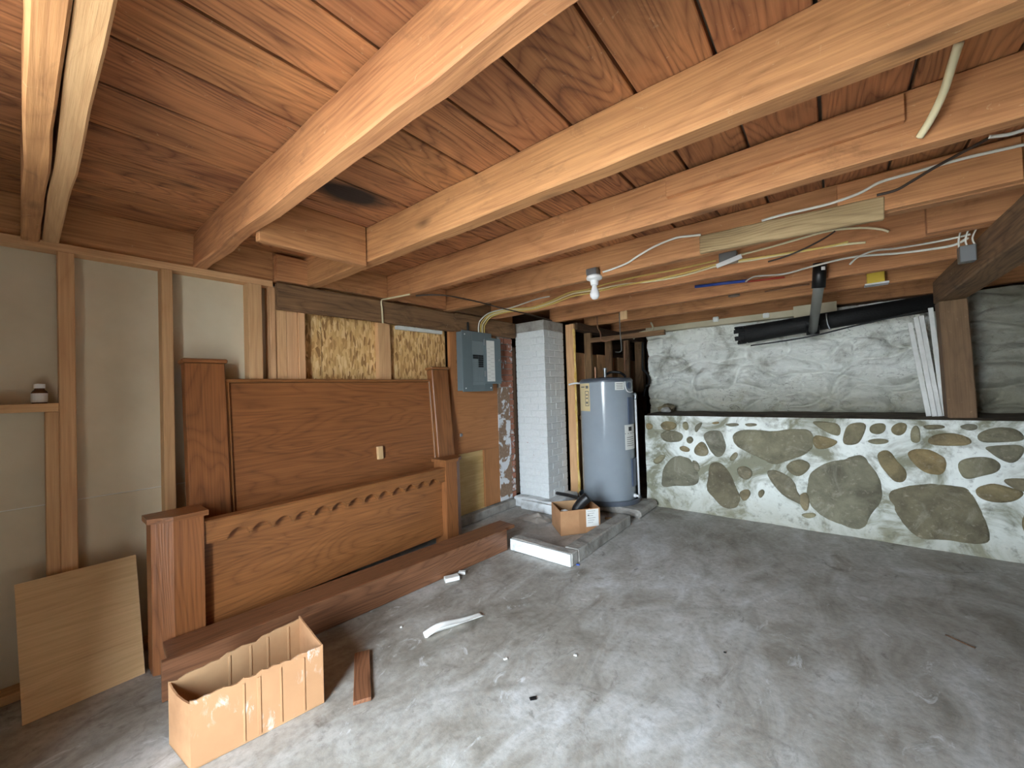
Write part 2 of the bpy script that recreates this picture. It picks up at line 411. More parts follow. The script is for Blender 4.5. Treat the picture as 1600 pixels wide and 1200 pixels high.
# ------------------------------------------------------------------ ceiling: planks, joists, blocking
ceil = box('ceiling', XL-.1, XR+.1, FRONT-DT, YB+.1, CZ+.03, CZ+.2, M_OUT, bevel=0)
tag(ceil, 'board ceiling of reddish planks carried on rough wooden joists', kind='structure')
seams = [-3.04, -2.66, -2.50, -2.334, -2.174, -1.959, -1.69, -1.455, -1.20, -.96, -.718, -.474, -.235, 0]
x = 0
while x < XR-.2: x += .238; seams.append(min(x, XR))
seams[-1] = XR
for i in range(len(seams)-1):
    a, b = seams[i], seams[i+1]; g = .0055
    wbox('plank', a+g, b-g, FRONT, YB, CZ+random.uniform(-.002, .002), CZ+.032, 'plank', ceil, bevel=.003, seg=12, jit=.0015)
def joist(x0, x1, ya, yb, w=.068, z0=JZ, z1=CZ-.001, kind='joist', name='joist', jit=.005, seg=40):
    """ya / yb: far lower edge of the joist at x0 / x1"""
    p = Vector((x0, ya-w/2, (z0+z1)/2)); q = Vector((x1, yb-w/2, (z0+z1)/2))
    return beam(name, p, q, w, z1-z0, wood(kind, 0), ceil, .006, jit=jit, seg=seg)
JX0, JX1 = -2.86, XR-.02
joist(JX0, JX1, .70, .715, .068, jit=.008)
joist(JX0, JX1, 1.335, 1.40, .080, jit=.005)
joist(JX0, JX1, 1.965, 1.93, .068)
joist(JX0, JX1, 2.60, 2.62, .068)
joist(JX0, JX1, 3.235, 3.14, .064)
joist(-2.52, JX1, 3.92, 3.84, .066)
joist(-2.40, JX1, 4.52, 4.46, .066)
joist(-2.40, JX1, 5.3, 5.3, .066)
joist(JX0, JX1, .062, .075, .055, z0=2.055)          # pair of sistered joists over the corner
joist(JX0+.02, JX1, .122, .128, .052, z0=2.062, kind='stud')
def block(xa, xb, y0, y1, z0=JZ-.03, kind='joist'):
    return wbox('blocking', xa, xb, y0, y1, z0, CZ-.004, kind, ceil, bevel=.003, grain=1, jit=.001)
block(-2.10, -2.055, .705, 1.255)
wbox('blocking', -2.85, -2.80, 1.06, 1.27, JZ, CZ-.03, 'joist', ceil, grain=1)
wbox('blocking', -2.84, -2.80, 1.345, 1.89, JZ+.01, CZ-.004, 'joist', ceil, grain=1)
wbox('blocking', -2.84, -2.80, 1.975, 2.525, JZ+.01, CZ-.004, 'joist', ceil, grain=1)
wbox('blocking', -2.84, -2.80, 2.61, 3.16, JZ+.01, CZ-.004, 'header', ceil, grain=1)
# splices and bridging seen between the farther joists
wbox('joist_splice', .05, .62, 2.505, 2.545, JZ+.005, CZ-.02, 'joist', ceil)
wbox('joist_splice', -.56, .22, 1.855, 1.890, JZ+.09, CZ-.02, 'joist', ceil)
wbox('joist_splice', .42, 1.3, 3.03, 3.075, JZ-.005, CZ-.03, 'joist', ceil)
for xx, y0, y1 in ((-1.55, 3.24, 3.84), (-.55, 3.24, 3.83), (-1.62, 3.93, 4.44), (-.78, 3.92, 4.43), (.2, 3.92, 4.42)):
    beam('bridging', (xx, y0+.01, 2.10), (xx+.02, y1-.01, 2.235), .05, .024, wood('joist', 0), ceil)
wbox('nailer_board', -1.66, -1.585, 3.845, 3.86, 1.985, 2.22, 'ply', ceil)
rb = at(1095, 370, 1, 2.53); 
beam('scab_board', (-.575, 2.515, 2.118), (.215, 2.515, 2.088), .03, .105, wood('old', 0), ceil, .004, jit=.006, seg=16)

# ------------------------------------------------------------------ left wall: drywall, studs, strand board, plywood
WX = -2.84; DXW = -2.93
wl = box('wall_left', XL-.1, XL, FRONT, YB, 0, 2.5, M_OUT, bevel=0)
tag(wl, 'open stud side wall with bare drywall, strand board and plywood', kind='structure')
box('drywall_sheet', DXW-.013, DXW, FRONT, 1.30, .829, 2.06, M_DRY, wl, .001)
box('drywall_sheet', DXW-.013, DXW, FRONT, 1.30, .02, .824, M_DRY, wl, .001)
tag(box('drywall_joint', DXW-.012, DXW-.004, FRONT, 1.30, .820, .833, M_PAPER, wl, 0), 'thin white line where two drywall sheets meet')
wbox('rim_board', -2.92, -2.865, FRONT, 1.06, 2.072, CZ-.002, 'joist', wl, seg=8, jit=.002)
wbox('rim_board', -2.92, -2.865, 1.06, 3.6, 2.072, CZ-.002, 'joist', wl, seg=8, jit=.002)
wbox('top_plate', DXW+.001, WX, FRONT, 1.05, 2.032, 2.070, 'stud', wl)
wbox('sole_plate', DXW+.001, WX, FRONT, 2.6, .001, .04, 'stud', wl)
def stud(y0, y1, z0=.041, z1=2.031, x0=DXW+.001, x1=WX, kind='stud'):
    return wbox('stud', x0, x1, y0, y1, z0, z1, kind, wl, bevel=.003)
stud(.115, .170); stud(.071, .1145, .041, 1.268); stud(.490, .538); stud(.905, .983)
wbox('sill_board', DXW+.001, WX+.002, FRONT, .1145, 1.269, 1.308, 'stud', wl)
stud(1.030, 1.062, x1=WX); stud(1.0625, 1.132, z1=1.90, x1=WX-.012); stud(1.1325, 1.205, z1=1.90, x1=WX-.016); stud(1.2055, 1.250, z1=1.90, x1=WX-.002)
osb = box('strand_board_sheet', -2.945, DXW+.012, 1.251, 1.395, .041, 1.93, M_OSB, wl, .001)
box('strand_board_sheet', -2.945, DXW+.012, 1.399, 2.60, .041, 1.93, M_OSB, wl, .001)
stud(1.840, 1.955, z1=1.90, x1=WX-.03)
wbox('header_beam', -2.842, -2.795, 1.06, 2.62, 1.882, 2.055, 'header', wl, bevel=.004, jit=.003, seg=14)
wbox('header_beam', -2.842, -2.792, 2.622, 3.56, 1.895, 2.062, 'header', wl, bevel=.004, jit=.003, seg=10)
box('bright_strip', -2.90, -2.86, 2.02, 2.52, 1.855, 1.885, M_STRIP, wl, .001)
# plywood backing with a cut-out near the ground
s_ply = wood('redply', 1)
box('plywood_backing', -2.865, WX, 2.66, 3.262, .695, 1.94, s_ply, wl, .001)
box('plywood_backing', -2.865, WX, 3.03, 3.262, .10, .693, wood('redply', 2), wl, .001)
wbox('trim_stud', -2.87, WX+.006, 2.585, 2.658, .1, 1.9, 'redply', wl)
box('plywood_backing', -2.89, -2.872, 2.60, 3.06, .06, .72, wood('litply', 1), wl, .001)
box('plaster_patch', -2.862, WX+.004, 3.264, 3.47, .10, 1.335, M_PLASTER, wl, .002)
# bare brick pier behind the plaster
bz = .10
bi = 0
while bz < 1.87:
    off = .0 if bi % 2 else .11
    if bz > 1.30: box('brick', -2.95, WX-.004, 3.335, 3.395+off*.4, bz, bz+.06, M_BRICKR, wl, .004)
    box('brick', -2.95, WX-.002+random.uniform(-.004, .004), 3.472 if bz < 1.33 else 3.40+off*.4, 3.545, bz, bz+.06, M_BRICKR, wl, .004)
    bz += .069; bi += 1
box('mortar_core', -2.97, WX-.012, 3.30, 3.54, .08, 1.9, M_CONC, wl, 0)
wbox('dark_batten', -2.90, WX+.012, 3.548, 3.586, .13, 1.79, 'darkwood', wl)
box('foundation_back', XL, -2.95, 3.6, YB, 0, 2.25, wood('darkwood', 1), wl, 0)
box('concrete_sill', -2.95, -2.80, 2.55, 3.6, 0, .085, M_CONC, wl, .008, jit=.004, axis=1, seg=10)

# ------------------------------------------------------------------ back: stone half wall, ledge, limewashed upper wall
HY, HZ, HX0 = 4.37, .975, -1.64
def mort(X, Z):
    n = noise.noise(Vector((X*3.1, 0, Z*3.1)))*.016+noise.noise(Vector((X*9, 4, Z*9)))*.010
    return HY+n-.05*max(0, 1-Z/.16)**1.5
def fhalf(u, w):
    X = HX0+(XR-HX0)*u; Z = HZ*w
    return Vector((X, mort(X, Z)+noise.noise(Vector((X*26, 4, Z*26)))*.004, Z))
bk = box('wall_back_lower', HX0, XR, HY+.03, 5.08, 0, HZ-.02, M_MORTAR, bevel=0)
tag(bk, 'low fieldstone wall with thick whitewashed mortar joints', kind='structure')
grid('mortar_face', 260, 60, fhalf, M_MORTAR, bk)
def fledge(u, w):
    X = HX0+(XR-HX0)*u; Y = HY+(5.07-HY)*w
    return Vector((X, Y+(noise.noise(Vector((X*3.1, 0, HZ*3.1)))*.012+noise.noise(Vector((X*9, 4, HZ*9)))*.007 if w == 0 else 0), HZ+(noise.noise(Vector((X*4, Y*4, 2)))*.012+.012 if w > .1 else 0)))
grid('dirt_ledge', 80, 14, fledge, M_DIRT, bk)
STONES = [
 [(85,118),(105,105),(140,108),(150,122),(135,138),(100,140)],
 [(80,155),(115,142),(165,148),(182,165),(165,188),(120,192),(90,180)],
 [(178,108),(195,105),(203,125),(195,140),(180,130)],
 [(228,125),(250,108),(258,115),(235,150)],
 [(262,155),(300,142),(335,145),(345,170),(360,205),(350,240),(325,250),(295,225),(275,190)],
 [(195,172),(212,165),(222,180),(210,195),(195,188)],
 [(230,215),(255,185),(275,205),(285,235),(260,245),(232,238)],
 [(165,210),(185,204),(208,218),(200,230),(172,224)],
 [(85,350),(100,300),(130,260),(165,245),(200,255),(230,290),(242,330),(235,360),(200,372),(150,370),(105,375)],
 [(275,385),(285,330),(290,280),(320,270),(350,285),(380,330),(405,380),(410,430),(395,458),(350,455),(310,425)],
 [(385,155),(430,140),(500,142),(570,148),(620,138),(700,140),(718,170),(712,215),(680,240),(620,265),(560,275),(500,255),(440,225),(400,200)],
 [(405,300),(430,290),(462,305),(465,330),(440,345),(415,330)],
 [(525,310),(560,300),(600,315),(640,350),(660,400),(690,430),(680,455),(640,430),(600,410),(560,370)],
 [(610,290),(650,265),(690,270),(705,290),(680,320),(650,330)],
 [(705,350),(720,310),(800,275),(870,258),(925,246),(950,290),(985,335),(1010,385),(1000,430),(960,480),(930,545),(870,540),(800,510),(740,475),(705,440)],
 [(715,105),(780,102),(830,110),(835,165),(800,160),(755,135)],
 [(850,190),(855,140),(880,115),(935,115),(930,150),(915,190),(875,198)],
 [(960,125),(985,113),(1020,115),(1020,140),(995,155),(962,148)],
 [(950,185),(985,174),(1030,178),(1030,192),(980,198)],
 [(1050,130),(1075,110),(1110,115),(1105,145),(1080,160),(1055,150)],
 [(1130,140),(1150,120),(1165,135),(1170,180),(1150,188),(1130,180)],
 [(985,240),(1020,220),(1050,235),(1075,275),(1110,310),(1105,350),(1070,355),(1035,325),(1000,290)],
 [(1115,230),(1150,215),(1200,215),(1240,235),(1275,260),(1280,300),(1250,325),(1190,318),(1150,290),(1125,260)],
 [(1205,175),(1240,155),(1300,152),(1370,165),(1385,190),(1350,205),(1270,205),(1210,195)],
 [(1335,125),(1370,113),(1405,118),(1405,135),(1370,140)],
 [(1420,160),(1450,140),(1510,133),(1560,140),(1590,165),(1585,185),(1500,188),(1430,185)],
 [(1440,210),(1500,207),(1590,208),(1590,240),(1550,275),(1510,262),(1470,235)],
 [(1325,275),(1360,255),(1420,248),(1470,255),(1505,285),(1490,315),(1430,330),(1370,345),(1340,330)],
 [(1405,395),(1430,375),(1490,368),(1550,385),(1590,400),(1560,430),(1500,440),(1430,425)],
 [(1520,350),(1560,342),(1640,348),(1650,385),(1600,395),(1560,380)],
 [(1040,420),(1060,390),(1130,370),(1230,365),(1320,370),(1370,390),(1400,440),(1435,500),(1448,560),(1440,605),(1350,605),(1250,590),(1160,580),(1100,525),(1060,470)],
 [(55,265),(80,245),(105,245),(95,265),(70,280)], [(300,107),(325,104),(328,112),(305,115)],
 [(350,115),(400,110),(412,120),(375,126)], [(435,112),(480,110),(485,120),(450,125)], [(25,110),(50,115),(48,135),(25,135)],
 [(725,160),(790,175),(825,190),(780,215),(730,215)], [(1180,118),(1260,118),(1270,132),(1200,137)],
 [(410,400),(450,385),(460,410),(430,440)], [(215,265),(240,270),(250,300),(235,310)], [(370,260),(395,230),(410,240),(390,268)],
 [(490,400),(510,385),(520,400),(500,425)], [(1585,530),(1605,480),(1680,470),(1720,540),(1690,600),(1620,590)],
 [(660,420),(690,400),(705,420),(700,470),(680,470)], [(670,490),(720,482),(735,495),(700,507)],
]
def stone(W):
    for _ in range(2):
        W = [q for i in range(len(W)) for q in (W[i]*.75+W[(i+1) % len(W)]*.25, W[i]*.25+W[(i+1) % len(W)]*.75)]
    c = sum(W, Vector())/len(W); n = len(W); size = max((w-c).length for w in W)
    bm = bmesh.new(); rings = []
    for s_, dp in ((1.04, .02), (.99, .002), (.93, -.005), (.72, -.009), (.4, -.010-.012*min(size, .4))):
        rg = []
        for w in W:
            p = (w-c)*s_*(1.05 if size > .1 else 1.18); q = (c+p)*7
            p.y = dp-.003+noise.noise(q)*.004+noise.noise(q*3.5)*.003; p += Vector((noise.noise(q*.9), 0, noise.noise(q*.9+Vector((9, 9, 9)))))*min(.018, size*.10)*s_; p.y += mort(c.x+p.x, c.z+p.z)-HY; rg.append(bm.verts.new(p))
        rings.append(rg)
    for a, b in zip(rings, rings[1:]):
        for k in range(n): bm.faces.new((a[k], a[(k+1) % n], b[(k+1) % n], b[k]))
    bm.faces.new(rings[-1])
    base = HY
    return obj('stone', bm, M_STONE, bk, Matrix.Translation(Vector((c.x, base, c.z))), True)
for poly in STONES:
    stone([at(1000+px*.375, 620+py*.375, 1, HY-.005) for px, py in poly])
for poly in STONES[4:32]:          # the wall goes on to the right of the picture
    W = [at(1000+px*.375, 620+py*.375, 1, HY-.005) for px, py in poly]
    W = [Vector((w.x+2.75, HY-.005, .98-w.z if False else w.z)) for w in W]
    if max(w.x for w in W) < XR-.05 and min(w.x for w in W) > 1.35: stone(W)

UY = 5.05
def rub(X, Z):
    d, p = noise.voronoi(Vector((X*2.6+.5*noise.noise(Vector((X*3, 1, Z*3))), 3.3, Z*5.2+.4*noise.noise(Vector((X*3, 7, Z*3))))))
    e = min(1, (d[1]-d[0])*2.2)
    return -.085*math.sqrt(e) - .045*noise.noise(Vector((X*2, 0, Z*3))) - .026*noise.noise(Vector((X*6+Z*2, 0, Z*11))) - .010*noise.noise(Vector((X*17, 0, Z*30)))
def fupper(u, w):
    X = -1.83+(XR+1.83)*u; Z = .95+1.07*w
    return Vector((X, UY+.06+rub(X, Z), Z))
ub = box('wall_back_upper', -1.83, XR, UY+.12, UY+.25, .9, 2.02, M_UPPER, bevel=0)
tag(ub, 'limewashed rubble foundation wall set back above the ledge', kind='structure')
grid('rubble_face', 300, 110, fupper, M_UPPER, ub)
wbox('sill_board', -1.80, .05, 4.94, 5.05, 1.965, 2.03, 'ply', ub).data.materials[0] = M_BEIGE
box('board_offcut', -.28, .06, 4.92, 4.94, 1.93, 2.06, M_BEIGE, ub, .002)
box('rim_backing', -2.4, XR, 5.31, 5.34, 2.03, 2.26, wood('darkwood', 0), ub, 0)

# ------------------------------------------------------------------ partition behind the water heater
pt = thing('stud_partition', (-2.35, 4.1, 0), 'dark stud partition with pale boards behind the water heater', 'partition', kind='structure')
PX0, PX1 = -2.39, -2.30
wbox('top_plate', PX0, PX1+.02, 4.07, 6.2, 1.985, 2.066, 'darkwood', pt)
for yy in (4.42, 5.0, 5.6): wbox('stud', PX0, PX1, yy, yy+.045, .06, 1.984, 'header', pt)
wbox('corner_post', PX0+.02, PX1+.05, 6.0, 6.1, .06, 1.984, 'header', pt)
wbox('rail', PX0, PX1, 4.15, 6.0, .93, .975, 'header', pt, grain=1)
for k, (ya, yb, zt) in enumerate(((4.15, 4.42, 1.735), (4.43, 4.78, 1.73), (4.79, 5.02, 1.74), (5.03, 5.42, 1.715), (5.43, 5.66, 1.73), (5.67, 6.1, 1.70))):
    wbox('board', PX0-.03, PX0-.006, ya, yb, .05, zt, 'stud', pt, grain=2)
tag(wbox('board', -2.415, -2.305, 4.025, 4.065, .075, 2.05, 'stud', pt, jit=.003, seg=14), 'upright orange board with foam along its edge')
tube('foam_bead', [(-2.306+random.uniform(-.004, .006), 4.03, .09+.1*k) for k in range(20)], [ .010+.009*random.random() for k in range(19*2+1)], M_FOAM, pt, n=2)

# ------------------------------------------------------------------ chimney of painted bricks
ch = thing('chimney', (-2.63, 3.8, 0), 'square brick chimney under flaking white paint beside the fuse panel', 'chimney')
CX0, CX1, CY0, CY1 = -2.835, -2.435, 3.602, 4.0
box('mortar_core', CX0+.004, CX1-.004, CY0+.004, CY1-.004, .0, 2.062, M_BRICKW, ch, 0)
zz = .12; k = 0; bh = .066; gp = .0075
MB = {}
def brick(x0, x1, y0, y1, z):
    c = Vector(((x0+x1)/2, (y0+y1)/2, z+bh/2)); d = (round(x1-x0, 3), round(y1-y0, 3))
    if d not in MB:
        o = obj('brick', bm_box(d[0], d[1], bh, .004, .0015), M_BRICKW, ch, Matrix.Translation(c)); MB[d] = o.data
    else:
        o = bpy.data.objects.new('brick', MB[d]); o.matrix_basis = Matrix.Translation(c); link(o, ch)
while zz+bh < 2.0:
    j = .0012
    if k % 2 == 0:
        brick(CX0, CX0+.196, CY0-j, CY0+.09, zz); brick(CX0+.204, CX1, CY0-j, CY0+.09, zz)
        brick(CX1-.09, CX1+j, CY0+.098, CY0+.294, zz); brick(CX1-.09, CX1+j, CY0+.302, CY1, zz)
    else:
        brick(CX0, CX0+.094, CY0-j, CY0+.09, zz); brick(CX0+.102, CX0+.298, CY0-j, CY0+.09, zz); brick(CX0+.306, CX1+j, CY0-j, CY0+.196, zz)
        brick(CX1-.09, CX1+j, CY0+.204, CY1, zz)
    zz += bh+gp; k += 1
box('mortar_cap', CX0-.004, CX1+.004, CY0-.006, CY1, zz, 2.066, M_CONC, ch, .006)
box('footing', CX0, -2.30, 3.478, 4.0, 0, .115, M_CURBW, ch, .015, jit=.012, axis=0, seg=8)

# ------------------------------------------------------------------ support girder and post
gd = wbox('support_girder', .655, .81, FRONT, 4.62, 1.885, 2.066, 'header', bevel=.006, jit=.003, seg=20)
tag(gd, 'dark heavy girder under the joists on top of the brown post', 'beam')
ps = beam('support_post', (.755, 4.52, .985), (.735, 4.52, 1.883), .15, .155, wood('brownpost', 0), None, .006, upv=(0, 1, 0), jit=.002, seg=8)
tag(ps, 'square brown wooden post standing on the stone ledge', 'post')
for k, (xa, xb, zt, ya) in enumerate(((.592, .52, 1.76, 4.56), (.622, .555, 1.80, 4.54), (.652, .588, 1.81, 4.56), (.682, .650, 1.87, 4.60))):
    o = beam('trim_strip', (xa, ya, .99), (xb, ya+.10, zt), .03, .010, M_STRIP, None, .001, upv=(0, 1, 0))
    tag(o, ('leftmost of the white trim strips leaning by the post', 'second white trim strip from the left by the post', 'third white trim strip from the left by the post', 'rightmost and tallest white trim strip, closest to the post')[k], 'trim strip', 'white trim strips leaning by the post')

# ------------------------------------------------------------------ concrete curb
cb = thing('concrete_curb', (-1.9, 2.55, 0), 'low concrete curb framing a corner of floor around the small box', 'curb')
def rough(name, x0, x1, y0, y1, z1, mat, ax):
    return box(name, x0, x1, y0, y1, .0, z1, mat, cb, .008, jit=.006, axis=ax, seg=14)
rough('front_curb', -2.09, -1.515, 2.512, 2.60, .098, M_CONC, 0)
tag(box('painted_face', -2.085, -1.522, 2.498, 2.511, .004, .094, M_CURBW, cb, .002, jit=.002, axis=0, seg=12), 'white painted front face')
rough('side_curb', -1.635, -1.512, 2.603, 3.58, .10, M_CONC, 1)
tag(box('back_block', -2.70, -2.275, 3.435, 3.458, .004, .10, M_CURBW, cb, .003, jit=.003, axis=0, seg=8), 'white painted block')
# heater plinth
pl = box('concrete_plinth', -2.285, -1.50, 3.80, 4.30, 0, .074, M_CONC, None, .03, jit=.012, axis=0, seg=10)
tag(pl, 'rough concrete plinth under the water heater', 'plinth')

# ------------------------------------------------------------------ water heater
HC = Vector((-1.945, 4.06, .082)); HR = .283
wh = thing('water_heater', HC, 'tall grey cylindrical water heater standing in a drain pan', 'water heater')
TV = math.atan2(-HC.y, -HC.x)
lathe('drain_pan', [(.05, 0), (.325, 0), (.338, .05), (.328, .05), (.318, .008), (.05, .008)], HC, M_TANKTOP, wh, 48)
lathe('tank', [(.05, .009), (HR-.004, .009), (HR, .015), (HR, 1.275), (.05, 1.275)], HC, M_TANK, wh, 64)
lathe('tank_top', [(HR-.01, 1.276), (HR+.004, 1.276), (HR+.004, 1.29), (HR-.02, 1.315), (.02, 1.335)], HC, M_TANKTOP, wh, 64)
def ang(px): return TV + math.asin(max(-.99, min(.99, (px-957)/43.5)))
def zof(py): return 1.357 - (py-592)*(1.357-.09)/(768-592)
def lab(name, p0, p1, y0, y1, mat, par=wh, t=.002, r=HR): return patch(name, (HC.x, HC.y, 0), r, ang(p0), ang(p1), zof(y1), zof(y0), mat, par, t)
e1 = tag(lab('energy_label', 915, 931, 593, 634, M_CREAM), 'cream energy label')
for p0, p1, y0, y1 in ((917, 923, 597.5, 599), (925, 929, 596.5, 600.5), (923.5, 924.2, 605, 626), (929, 929.8, 605, 626), (923.5, 929.5, 604.3, 605.3), (923.5, 929.5, 625.5, 626.5), (925, 928, 609, 611), (925, 928, 614, 616), (924.8, 928, 620, 623)): patch('print', (HC.x, HC.y, 0), HR+.002, ang(p0), ang(p1), zof(y1), zof(y0), M_PRINT, e1, .0006, 4)
e2 = tag(lab('notice_label', 971, 985.5, 592.5, 604, M_PAPER), 'white label')
for q in range(4): patch('print', (HC.x, HC.y, 0), HR+.002, ang(973), ang(983), zof(595.3+q*2.3), zof(594.6+q*2.3), M_PRINT, e2, .0006, 4)
e3 = tag(lab('warning_label', 984, 999.5, 655, 691, M_PAPER), 'white label')
patch('print', (HC.x, HC.y, 0), HR+.002, ang(990), ang(995), zof(664), zof(658), M_BLACK, e3, .0006, 4)
patch('print', (HC.x, HC.y, 0), HR+.002, ang(984), ang(999.5), zof(668), zof(667), M_PRINT, e3, .0006, 4)
for q in range(5): patch('print', (HC.x, HC.y, 0), HR+.002, ang(987), ang(997), zof(673.6+q*3), zof(672.8+q*3), M_PRINT, e3, .0006, 4)
lab('access_panel', 990, 999.9, 615, 654, M_TANKD, t=.012); lab('access_panel', 993, 999.95, 705, 745, M_TANKD, t=.012)
a = ang(994); 
tube('cable_loop', [HC+Vector(((HR+.01)*math.cos(ang(p)), (HR+.01)*math.sin(ang(p)), zof(y)-HC.z)) for p, y in ((986, 592), (986.5, 600), (989, 606), (994, 608), (998, 607))], .006, M_WHITE, wh)
lathe('junction_cover', [(.0, 0), (.035, 0), (.035, .01), (.0, .014)], HC+Vector((HR*math.cos(ang(993)), HR*math.sin(ang(993)), zof(598)-HC.z)), M_TANKD, wh, 20, R=Matrix.Rotation(ang(993), 4, 'Z') @ Matrix.Rotation(math.pi/2, 4, 'Y'))
pr = HC+Vector(((HR+.03)*math.cos(ang(999)), (HR+.03)*math.sin(ang(999)), 0))
pp = tube('relief_pipe', [pr+Vector((0, 0, zof(618)-HC.z)), pr+Vector((.004, 0, zof(765)-HC.z))], .011, M_WHITE, wh, smoothpath=False)
tube('relief_valve', [pr+Vector((-.03, .01, zof(612)-HC.z)), pr+Vector((0, 0, zof(611)-HC.z)), pr+Vector((.0, 0, zof(619)-HC.z))], .016, M_STEEL, wh, n=4)
dv = HC+Vector((HR*math.cos(ang(996)), HR*math.sin(ang(996)), zof(759)-HC.z))
lathe('drain_valve', [(.008, 0), (.02, 0), (.02, .02), (.012, .025), (.012, .05), (.004, .05)], dv, M_WHITE, wh, 16, R=Matrix.Rotation(ang(996), 4, 'Z') @ Matrix.Rotation(math.pi/2, 4, 'Y'))
lathe('inlet_nipple', [(.004, 0), (.016, 0), (.016, .09), (.022, .09), (.022, .11), (.004, .11)], HC+Vector((.02, -.05, 1.32)), M_STEEL, wh, 16)
lathe('outlet_nipple', [(.004, 0), (.014, 0), (.014, .13), (.004, .13)], HC+Vector((-.11, -.02, 1.32)), M_COPPER, wh, 16)
tube('top_conduit', [HC+Vector((.02, -.02, 1.36)), HC+Vector((.06, .02, 1.385)), HC+Vector((.15, .05, 1.375)), HC+Vector((.22, .02, 1.33))], .014, M_BLACK, wh)
tube('side_tube', [HC+Vector((-.20, -.16, 1.27)), HC+Vector((-.27, -.20, 1.275)), HC+Vector((-.34, -.22, 1.262))], .010, M_WHITE, wh)

# thin pipes hanging above the heater
def pipe(name, pts, r, mat, label, cat='pipe', group=None):
    o = tube(name, pts, r, mat, n=6); return tag(o, label, cat, group)
P = lambda px, py, ax, v: at(px, py, ax, v)
pipe('water_pipe', [Vector((P(933, 499, 1, 4.2).x, 4.2, CZ)), P(933, 499, 1, 4.2), P(934, 512, 1, 4.2), P(938, 520, 1, 4.2), P(939, 531, 1, 4.2), P(944, 533.5, 1, 4.2), P(952, 532, 1, 4.22), P(960, 530, 1, 4.25)], .007, M_COPPER, 'short bent copper pipe hanging under joists above the heater')
pipe('water_pipe', [Vector((P(968, 499, 1, 4.2).x, 4.2, CZ)), P(968, 499, 1, 4.2), P(969, 520, 1, 4.2), P(971, 545, 1, 4.2), P(968, 550, 1, 4.2), P(962, 550, 1, 4.25)], .006, M_GREYPVC, 'thin grey pipe dropping from joists with hooked lower end')
pipe('water_pipe', [P(976, 533, 1, 4.14), P(976, 560, 1, 4.14), P(976.5, 580, 1, 4.12)], .005, M_COPPER, 'straight thin copper pipe rising from top of the water heater')
pipe('flex_hose', [P(990, 530, 1, 4.55), P(996, 522, 1, 4.55), P(1006, 518, 1, 4.55), P(1019, 516, 1, 4.55), P(1020, 511, 1, 4.55), P(1017, 504, 1, 4.5)], .010, M_BEIGE, 'beige flexible hose arching under joists near the white wall')
hz_ = at(1020, 521, 1, 4.41).z; bd = wbox('hanging_board', -2.299, at(1038, 521, 1, 4.41).x, 4.41, 4.455, hz_-.025, hz_+.03, 'header'); tag(bd, 'short dark red board end sticking out above the white wall', 'board')
pipe('vent_conduit', [P(1004, 535, 1, 5.0), P(1004, 575, 1, 5.0), P(1008, 580, 1, 5.0), P(1014, 590, 1, 5.0), P(1014, 600, 1, 5.0), P(1009, 604, 1, 5.0), P(1005, 620, 1, 5.0)], .014, M_TAR, 'dark conduit looping down at the left end of the white wall')

# ------------------------------------------------------------------ electric panel
ep = thing('electric_panel', (-2.79, 2.88, 1.6), 'grey breaker panel with its door swung open', 'electric panel')
EX = -2.752; EY0, EY1, EZ0, EZ1 = 2.664, 3.09, 1.302, 1.897
box('box_body', -2.839, EX-.006, EY0+.01, EY1-.01, EZ0+.01, EZ1-.01, M_PANEL, ep, .003)
# cover plate: four strips round the breaker opening
WY0, WY1, WZ0, WZ1 = 2.80, 2.965, 1.365, 1.80
for nm, c in (('cover', (EY0, WY0, EZ0, EZ1)), ('cover_strip', (WY1, EY1, EZ0, EZ1)), ('cover_strip', (WY0, WY1, WZ1, EZ1)), ('cover_strip', (WY0, WY1, EZ0, WZ0))):
    box(nm, EX-.006, EX+.004, c[0], c[1], c[2], c[3], M_PANEL, ep, .0015)
dead = box('breaker_cover', EX-.004, EX-.001, WY0, WY1, WZ0, WZ1, M_PANELD, ep, 0)
for k in range(24):
    box('blank_slot', EX-.001, EX+.003, WY0+.012 if k % 2 else WY0+.09, WY0+.078 if k % 2 else WY1-.012, 1.39+(k//2)*.021, 1.407+(k//2)*.021, M_PANELD, dead, .001)
for y0, z0 in [(2.812, 1.648), (2.812, 1.627)]+[(2.888, 1.648-.021*q) for q in range(6)]:
    bb = box('breaker', EX-.001, EX+.008, y0, y0+.066, z0, z0+.018, M_BREAKER, ep, .001)
    box('toggle', EX+.008, EX+.014, y0+.024, y0+.042, z0+.004, z0+.014, M_BREAKER, bb, .001)
Rd = Matrix.Translation((EX+.006, 2.975, 0)) @ Matrix.Rotation(math.radians(-7), 4, 'Z') @ Matrix.Translation((-EX-.006, -2.975, 0))
dr = box('door', EX+.006, EX+.012, 2.975, 3.195, 1.375, 1.848, M_PANEL, ep, .001, R=Rd)
lb = tag(box('circuit_chart', EX+.012, EX+.0135, 2.998, 3.105, 1.40, 1.82, M_PAPER, dr, 0, R=Rd), 'white paper circuit chart')
for q in range(18): box('print', EX+.0135, EX+.0141, 3.006+(.045 if q % 2 else 0), 3.045+(.05 if q % 2 else 0), 1.415+q*.02, 1.4165+q*.02, M_PRINT, dr, 0, R=Rd)
tag(box('latch', EX+.012, EX+.02, 3.155, 3.175, 1.612, 1.632, M_STEEL, dr, .003, R=Rd), 'bright metal latch')
for z in (1.45, 1.77): box('hinge', EX+.004, EX+.014, 2.968, 2.982, z, z+.06, M_STEEL, ep, .001)
for y, z in ((2.70, 1.86), (2.70, 1.335), (3.06, 1.335)): lathe('screw', [(.001, 0), (.007, 0), (.006, .004), (.001, .005)], (EX+.004, y, z), M_WHITE, ep, 10, R=Matrix.Rotation(math.pi/2, 4, 'Y'))
